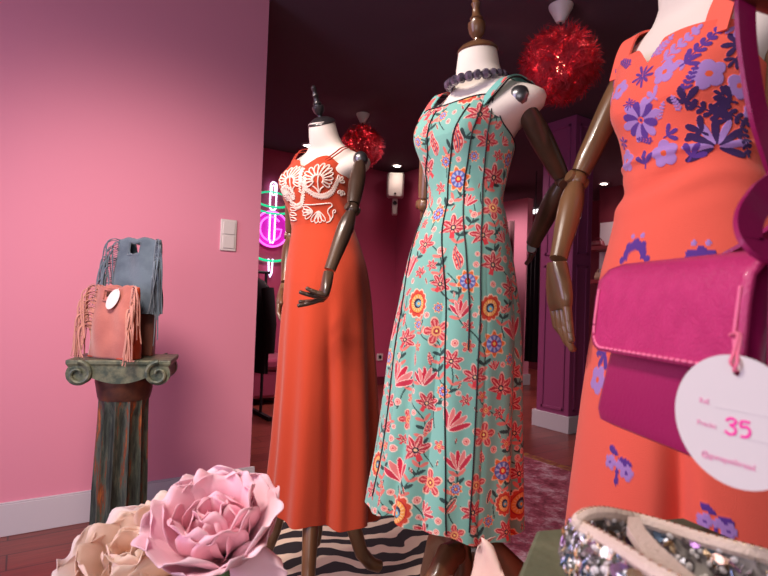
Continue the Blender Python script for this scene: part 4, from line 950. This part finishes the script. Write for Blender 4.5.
build('foot', MB().prism([Vector((cc.x+(q.x-cc.x)*.92, cc.y+(q.y-cc.y)*.92, 0)) for q in poly], 0, (0, 0, .06)), gm, t, smooth=False, bevel=.004)
RZ = .788
rim_px = [(578, 521), (588, 514.5), (604, 513), (622, 516), (640, 520), (668, 528), (700, 538.5), (735, 548), (768, 557), (800, 570), (790, 590), (745, 598), (700, 592), (660, 574), (625, 552), (600, 537), (584, 528)]
rim = [onz(x, y, RZ+.004*math.sin(i*1.1)) for i, (x, y) in enumerate(rim_px)]
rc = sum(rim, Vector())/len(rim)
def rimd(n=120):
    P = []; k = len(rim)
    for i in range(k):
        p0, p1, p2, p3 = rim[i-1], rim[i], rim[(i+1) % k], rim[(i+2) % k]
        for q in range(8): u = q/8; P.append(.5*((2*p1)+(p2-p0)*u+(2*p0-5*p1+4*p2-p3)*u*u+(3*p1-p0-3*p2+p3)*u**3))
    return P
RD = rimd()
t = thing('sequin_pouch', 'open silver sequinned pouch with cream rim on the green pedestal', 'pouch', (rc.x, rc.y, HZ))
net = mat('silver grey cloth', (176, 168, 160), .6, c2=(112, 106, 102), nscale=90); crm = mat('cream cotton rim', (226, 204, 186), .85, bump=.4, bscale=300)
def shell(p, v): 
    q = Vector((rc.x+(p.x-rc.x)*(1+.10*math.sin(PI*v)), rc.y+(p.y-rc.y)*(1+.10*math.sin(PI*v)), 0)); return Vector((q.x, q.y, p.z*(1-v)+(HZ+.004)*v))
rows = [[shell(p, v) for p in RD] for v in np.linspace(0, 1, 9)]
o = build('pouch_wall', MB().loft(rows, False, True), net, t, angle=60)
so = o.modifiers.new('thick', 'SOLIDIFY'); so.thickness = .003
build('rim_band', MB().tube(RD, .0052, 8, closed=True), crm, t)
dv_ = [onz(634, 521, RZ+.003), onz(636, 532, RZ+.004), onz(648, 548, RZ+.002), onz(664, 566, RZ), onz(690, 591, RZ)]
build('divider_strap', MB().ribbon(dv_, [.008, .012, .014, .018, .02], .006, rt), crm, t)
sq = {k: MB() for k in range(5)}; rg = random.Random(4)
seqm = [mat('silver sequin', (214, 208, 208), .15, .9), mat('clear bead', (235, 228, 224), .1, 0, spec=1), mat('lilac sequin', (196, 148, 190), .2, .6), mat('blue grey sequin', (130, 152, 176), .2, .7), mat('champagne sequin', (226, 190, 150), .2, .8)]
for k in range(1400):
    p = RD[rg.randrange(len(RD))]; inner = rg.random() < .4; v = rg.uniform(.04, .96); q = shell(p, v)
    nr = Vector((q.x-rc.x, q.y-rc.y, 0)).normalized(); q = q+nr*(.0035 if not inner else -.0045); ax = (nr+Vector((rg.gauss(0, .5), rg.gauss(0, .5), rg.gauss(0, .5)))).normalized()
    if rg.random() < .35: sq[1].ball(q, rg.uniform(.0016, .003), 6, 4)
    else: r = rg.uniform(.003, .006); sq[rg.choice((0, 0, 0, 2, 3, 4, 4, 0))].lathe(q, [(.0005, 0), (r, .0004), (r, .0009), (.0005, .0006)], ax, 8)
for k in sq: tag(build(['silver_sequins', 'clear_beads', 'lilac_sequins', 'blue_sequins', 'champagne_sequins'][k], sq[k], seqm[k], t, smooth=(k == 1)), kind='stuff')
bs_ = MB()
for i in range(0, len(RD), 2): bs_.ball(RD[i]+UP*.0035, .0022, 6, 4)
tag(build('rim_beads', bs_, seqm[4], t), kind='stuff')
# ------------------------------------------------------------------ pink leather bag, its strap and tag
BL = W(610, 300, .525); BR = W(762, 300, .352); wd = Vector((BR.x-BL.x, BR.y-BL.y, 0)); BW = wd.length; wd.normalize(); nn = Vector((-wd.y, wd.x, 0))
if nn.dot(-rt) < 0: nn = -nn                                # front of the bag looks to the left
zt = W(597, 268, .51).z; zb = W(593, 424, .51).z; org = Vector((BL.x, BL.y, 0)); BH = zt-zb
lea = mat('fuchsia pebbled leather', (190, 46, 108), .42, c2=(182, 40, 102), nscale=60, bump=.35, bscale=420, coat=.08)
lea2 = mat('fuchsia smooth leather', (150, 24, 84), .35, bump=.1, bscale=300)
ctr = org+wd*(BW/2)-nn*.03; 
t = thing('crossbody_bag', 'fuchsia leather crossbody bag with stitched flap hanging at right foreground', 'bag', (ctr.x, ctr.y, zb))
def bg(x, y, z): return org+wd*x+nn*y+UP*(zb+z)          # x along the width, y out of the front, z up
def rr(w0, w1, y0, y1, z, r=.012, n=5):
    P = []
    for cx, cy, a0 in ((w1-r, y1-r, 0), (w0+r, y1-r, PI/2), (w0+r, y0+r, PI), (w1-r, y0+r, 1.5*PI)):
        for k in range(n+1): a = a0+PI/2*k/n; P.append(bg(cx+r*math.cos(a), cy+r*math.sin(a), z))
    return P
TH = .05
rings = [rr(.004, BW-.004, -TH*.9, .002, 0, .01), rr(-.004, BW+.003, -TH-.004, .010, .004, .012), rr(-.005, BW+.003, -TH-.005, .012, .014), rr(-.002, BW+.002, -TH, .004, BH*.4), rr(.002, BW, -TH*.85, -.006, BH*.7), rr(.004, BW-.004, -TH*.7, -.012, BH*.97)]
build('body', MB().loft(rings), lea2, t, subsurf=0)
# flap: wraps from the back over the top and down the front
fr = []
hf = BH*.53; prof = [(-TH*.75, BH*.70), (-TH*.75, BH*.90), (-TH*.70, BH*.985), (-TH*.5, BH+.004), (-.018, BH+.005), (-.002, BH-.001), (.008, BH-.012), (.011, BH-.03)]+[(.011+.004*u, BH-.03-(hf-.03)*u) for u in (.25, .5, .75, .9, 1)]
for i, (y, z) in enumerate(prof):
    ins = 0 if i < len(prof)-3 else (.0, .004, .014)[i-len(prof)+3]
    fr.append([bg(-.004+ins+(BW+.006-2*ins)*u, y, z) for u in np.linspace(0, 1, 25)])
o = build('flap', MB().loft(fr, False, False, False), lea, t, angle=180); so = o.modifiers.new('thick', 'SOLIDIFY'); so.thickness = .004; so.offset = 0
pk = mat('pink stitching thread', (242, 120, 158), .7)
st = MB()
edge = [bg(.0+.001, .0125+.004*u, BH-.02-(hf-.045)*u) for u in np.linspace(0, 1, 15)]+[bg(.001+.012*(1-math.cos(a)), .0165, BH-hf+.018-.0125*math.sin(a)-.002) for a in np.linspace(.2, PI/2, 6)]+[bg(.016+(BW-.034)*u, .0172, BH-hf+.0035) for u in np.linspace(0, 1, 22)]+[bg(BW-.003-.012*(1-math.sin(a)), .0165, BH-hf+.016-.0125*math.cos(a)) for a in np.linspace(.1, PI/2, 6)]+[bg(BW-.004, .0165-.004*u, BH-hf+.025+(hf-.045)*u) for u in np.linspace(0, 1, 15)]
for i in range(len(edge)-1):
    a, b = edge[i], edge[i+1]; st.capsule(a+(b-a)*.2, a+(b-a)*.72, .0012, .0012, 6)
tag(build('stitching', st, pk, t), 'pink stitching along the flap edge')
ring = [bg(BW+.006, -TH*.42+.021*math.cos(a), BH*.93+.022*math.sin(a)) for a in np.linspace(0, 2*PI, 24, False)]
# end tab on the near side that carries the strap
tab = [bg(BW+.004, -.014, z) for z in np.linspace(BH*.40, BH*1.0, 8)]
build('side_tab', MB().ribbon(tab, .024, .005, nn), lea, t, bevel=.0015)
tb0 = bg(BW+.004, -.014, BH*1.0)
st2 = [tb0, W(757, 247, .345), W(748, 232, .35), W(751, 214, .36), W(762, 198, .37), W(778, 184, .385), W(796, 160, .40), W(800, 90, .41), W(788, 20, .415), W(772, -40, .42)]
def crv(K, n=8):
    P = []
    for i in range(len(K)-1):
        p0, p1, p2, p3 = K[max(i-1, 0)], K[i], K[i+1], K[min(i+2, len(K)-1)]
        for q in range(n): u = q/n; P.append(.5*((2*p1)+(p2-p0)*u+(2*p0-5*p1+4*p2-p3)*u*u+(3*p1-p0-3*p2+p3)*u**3))
    return P+[K[-1]]
BAR = W(760, -16, .42)
far = bg(-.004, -TH*.4, BH*.9)
K1 = [W(772, -40, .42), W(757, -46, .42), W(747, -20, .42), W(745.5, 25, .42), W(751, 75, .42), W(760, 120, .42), W(775, 165, .43), W(790, 215, .45), far+wd*.02+rt*.07+UP*.02, far+rt*.03-UP*.01, far]
sp = crv(st2)+crv(K1)[1:]
build('strap', MB().ribbon(sp, .021, .0035, [fw.lerp(rt, .55) if False else (fw*.35+rt*.8) for _ in sp]), lea2, t, bevel=.001)
# wooden display stand that carries the strap
pb_ = W(1040, 0, .55); stn = thing('display_stand', 'rust brown display stand bar at the top right corner holding the bag strap', 'stand', (pb_.x, pb_.y, 0))
bz = W(765, -17, .42)
d_ = Vector((pb_.x-bz.x, pb_.y-bz.y, 0)); 
hm = mat('rust brown wood', (124, 54, 34), .5, c2=(98, 42, 28), nscale=10)
build('bar', MB().tube([bz-d_*.35+UP*.014, bz+UP*-.000, bz+d_*.5-UP*.004, Vector((pb_.x, pb_.y, bz.z-.004))], [.017, .019, .02, .02], 16), hm, stn)
build('pole', MB().tube([(pb_.x, pb_.y, .02), (pb_.x, pb_.y, bz.z+.02)], .016, 14), hm, stn)
build('foot', MB().lathe((pb_.x, pb_.y, 0), [(.15, 0), (.15, .012), (.03, .024)], UP, 32), hm, stn)
# round price tag
tc_ = W(735, 421, .33); R1 = 66/FPX*.33
tn_ = (-fw*.40-rt*.916+up*.02).normalized(); tr_ = UP.cross(tn_).normalized(); tu = tn_.cross(tr_)
rot = math.radians(0); tr2 = tr_*math.cos(rot)+tu*math.sin(rot); tu2 = -tr_*math.sin(rot)+tu*math.cos(rot)
tg = thing('price_tag', 'large round white price tag with handwritten 35 hanging from the fuchsia bag', 'tag', tc_)
def tp(x, y, o=0.): return tc_+tr2*(x*R1)+tu2*(y*R1)+tn_*o
hole = (0.03, .74)
outer = [tp(math.cos(a), math.sin(a)) for a in np.linspace(0, 2*PI, 72, False)]
inn = [tp(hole[0]+.055*math.cos(a), hole[1]+.055*math.sin(a)) for a in np.linspace(0, 2*PI, 72, False)]
cdm = MB(); o1 = [p+tn_*.0008 for p in outer]; i1 = [p+tn_*.0008 for p in inn]
cdm.loft([inn, outer, o1, i1, inn], False, False)
build('card', cdm, mat('white card', (216, 210, 206), .6), tg, smooth=False)
ink = mat('bright pink ink', (244, 60, 160), .6); ink2 = mat('pale pink print', (236, 150, 184), .6); gl = mat('grey rule', (206, 198, 198), .6)
def wr(pts, r, nm, m): 
    return build(nm, MB().tube(crv([tp(.04+x*.8, -.045+y*.8, .0011) for x, y in pts], 5), r*R1, 6, flat=.25, upv=tn_), m, tg)
wr([(-.20, .04), (-.10, .10), (.0, .05), (-.08, -.02), (-.12, -.03), (-.02, -.08), (-.03, -.17), (-.13, -.21), (-.22, -.16)], .024, 'handwritten_digit', ink)
wr([(.25, .09), (.10, .08), (.085, -.02), (.19, .0), (.25, -.08), (.20, -.18), (.08, -.20)], .024, 'handwritten_digit', ink)
def text(s, x, y, h, m, nm):
    cu = bpy.data.curves.new(nm, 'FONT'); cu.body = s; cu.size = h*R1; cu.extrude = .00015; cu.materials.append(m)
    o_ = bpy.data.objects.new(nm, cu); me = bpy.data.meshes.new_from_object(o_); bpy.data.objects.remove(o_); o = bpy.data.objects.new(nm, me); link(o, tg); mm = Matrix((tr2, tu2, tn_)).transposed().to_4x4(); mm.translation = tp(x, y, .0011)-tc_; o.matrix_local = mm; BASE[o] = BASE[tg]
text('Ref.', -.56, .18, .12, ink2, 'printed_line'); text('Precio:', -.60, -.18, .12, ink2, 'printed_line'); text('@gunapethread', -.52, -.66, .13, ink2, 'printed_line')
for y, x0, x1 in ((.16, -.30, .52), (-.22, -.20, .55)): build('rule_line', MB().ribbon([tp(x0, y, .001), tp(x1, y, .001)], .008*R1, .0002, tu2), gl, tg)
hk = bg(BW-.004, .016, BH*.52)
lp0 = tp(hole[0], hole[1]+.02, .0)
pkc = mat('pink cotton string', (240, 120, 150), .8)
sg_ = MB()
top_ = W(738, 334, .338); knot = W(735, 353, .331); hk = bg(BW-.012, .013, top_.z-zb-.002)
sg_.tube(crv([lp0-tn_*.0015, tp(hole[0]-.05, hole[1]+.14, .003), knot+rt*-.0008, top_, hk]), .0011, 8)
sg_.tube(crv([lp0+tn_*.003, tp(hole[0]+.06, hole[1]+.15, .004), knot+rt*.0012-fw*.001, top_+rt*.0012, hk]), .0011, 8)
tag(build('string', sg_, pkc, tg), 'pink looped string')
# ------------------------------------------------------------------ light
def light(kind, name, loc, tgt, e, c, size=.3, sy=None, spot=60, blend=.6):
    ld = bpy.data.lights.new(name, kind); ld.energy = e; ld.color = [float(x) for x in lin(c)]
    if kind == 'AREA':
        ld.shape = 'RECTANGLE'; ld.size = size; ld.size_y = sy or size
    else: ld.shadow_soft_size = size
    if kind == 'SPOT': ld.spot_size = math.radians(spot); ld.spot_blend = blend
    o = bpy.data.objects.new(name, ld); link(o); o.location = Vector(loc)
    if tgt is not None: o.rotation_euler = (Vector(tgt)-Vector(loc)).to_track_quat('-Z', 'Y').to_euler()
    return o
def cl(x, y, z): return CAM+f0*y+r0*x+UP*(z-CH)      # metres right of / ahead of the camera
light('AREA', 'shop_window_daylight', cl(-2.05, .15, 1.3), cl(.1, 1.3, .9), 30, (228, 210, 255), 1.2, 1.7)
light('SPOT', 'track_spot', cl(-1.25, .85, 2.35), cl(-.15, 1.72, 1.15), 68, (255, 242, 232), .06, spot=56)
light('SPOT', 'track_spot', cl(-1.2, .5, 2.35), cl(.25, 1.1, 1.05), 72, (255, 242, 232), .06, spot=56)
light('SPOT', 'track_spot', cl(-.9, .15, 2.35), cl(.5, .95, .9), 52, (255, 242, 232), .06, spot=60)
light('AREA', 'front_fill', cl(-.6, -1.3, 1.0), cl(-.1, 1.0, .6), 15, (246, 240, 246), 1.6, 1.2)  # fill added behind the camera to lift peonies, bag and pouch
light('SPOT', 'wall_washer', cl(-.7, .5, 2.3), cl(-.85, 2.3, .75), 235, (255, 230, 220), .3, spot=70, blend=1)
light('SPOT', 'peony_fill', cl(-.75, .05, 2.35), cl(-.27, .8, .55), 46, (255, 244, 240), .12, spot=34)  # unseen spot added only to brighten the peonies
for c in DL: light('SPOT', 'downlight_or_fill', c-UP*.03, c-UP*2, 6, (255, 226, 214), .1, spot=130, blend=.8)
for x, y, e in ((4.4, 4.6, 80), (1.6, 3.9, 110), (2.7, 3.4, 70), (5.6, 3.2, 80), (5.4, 5.6, 70)): light('SPOT', 'downlight_or_fill', (x, y, CZ-.03), (x, y, 0), e, (255, 222, 226), .12, spot=150, blend=.8)  # fill spots added under the ceiling to brighten the back rooms, no fixtures
for c, e in ((P1, 45), (P2, 50)): light('POINT', 'lamp_glow', c, None, e, (255, 220, 205), .05)
w = bpy.data.worlds.new('world'); SC.world = w; w.use_nodes = True; b = w.node_tree.nodes['Background']; b.inputs[0].default_value = (.8, .75, .79, 1); b.inputs[1].default_value = .18
vs = SC.view_settings; vs.view_transform = 'Standard'; vs.look = 'None'; vs.exposure = 0; vs.gamma = 1
try: vs.use_curve_mapping = False
except Exception: pass
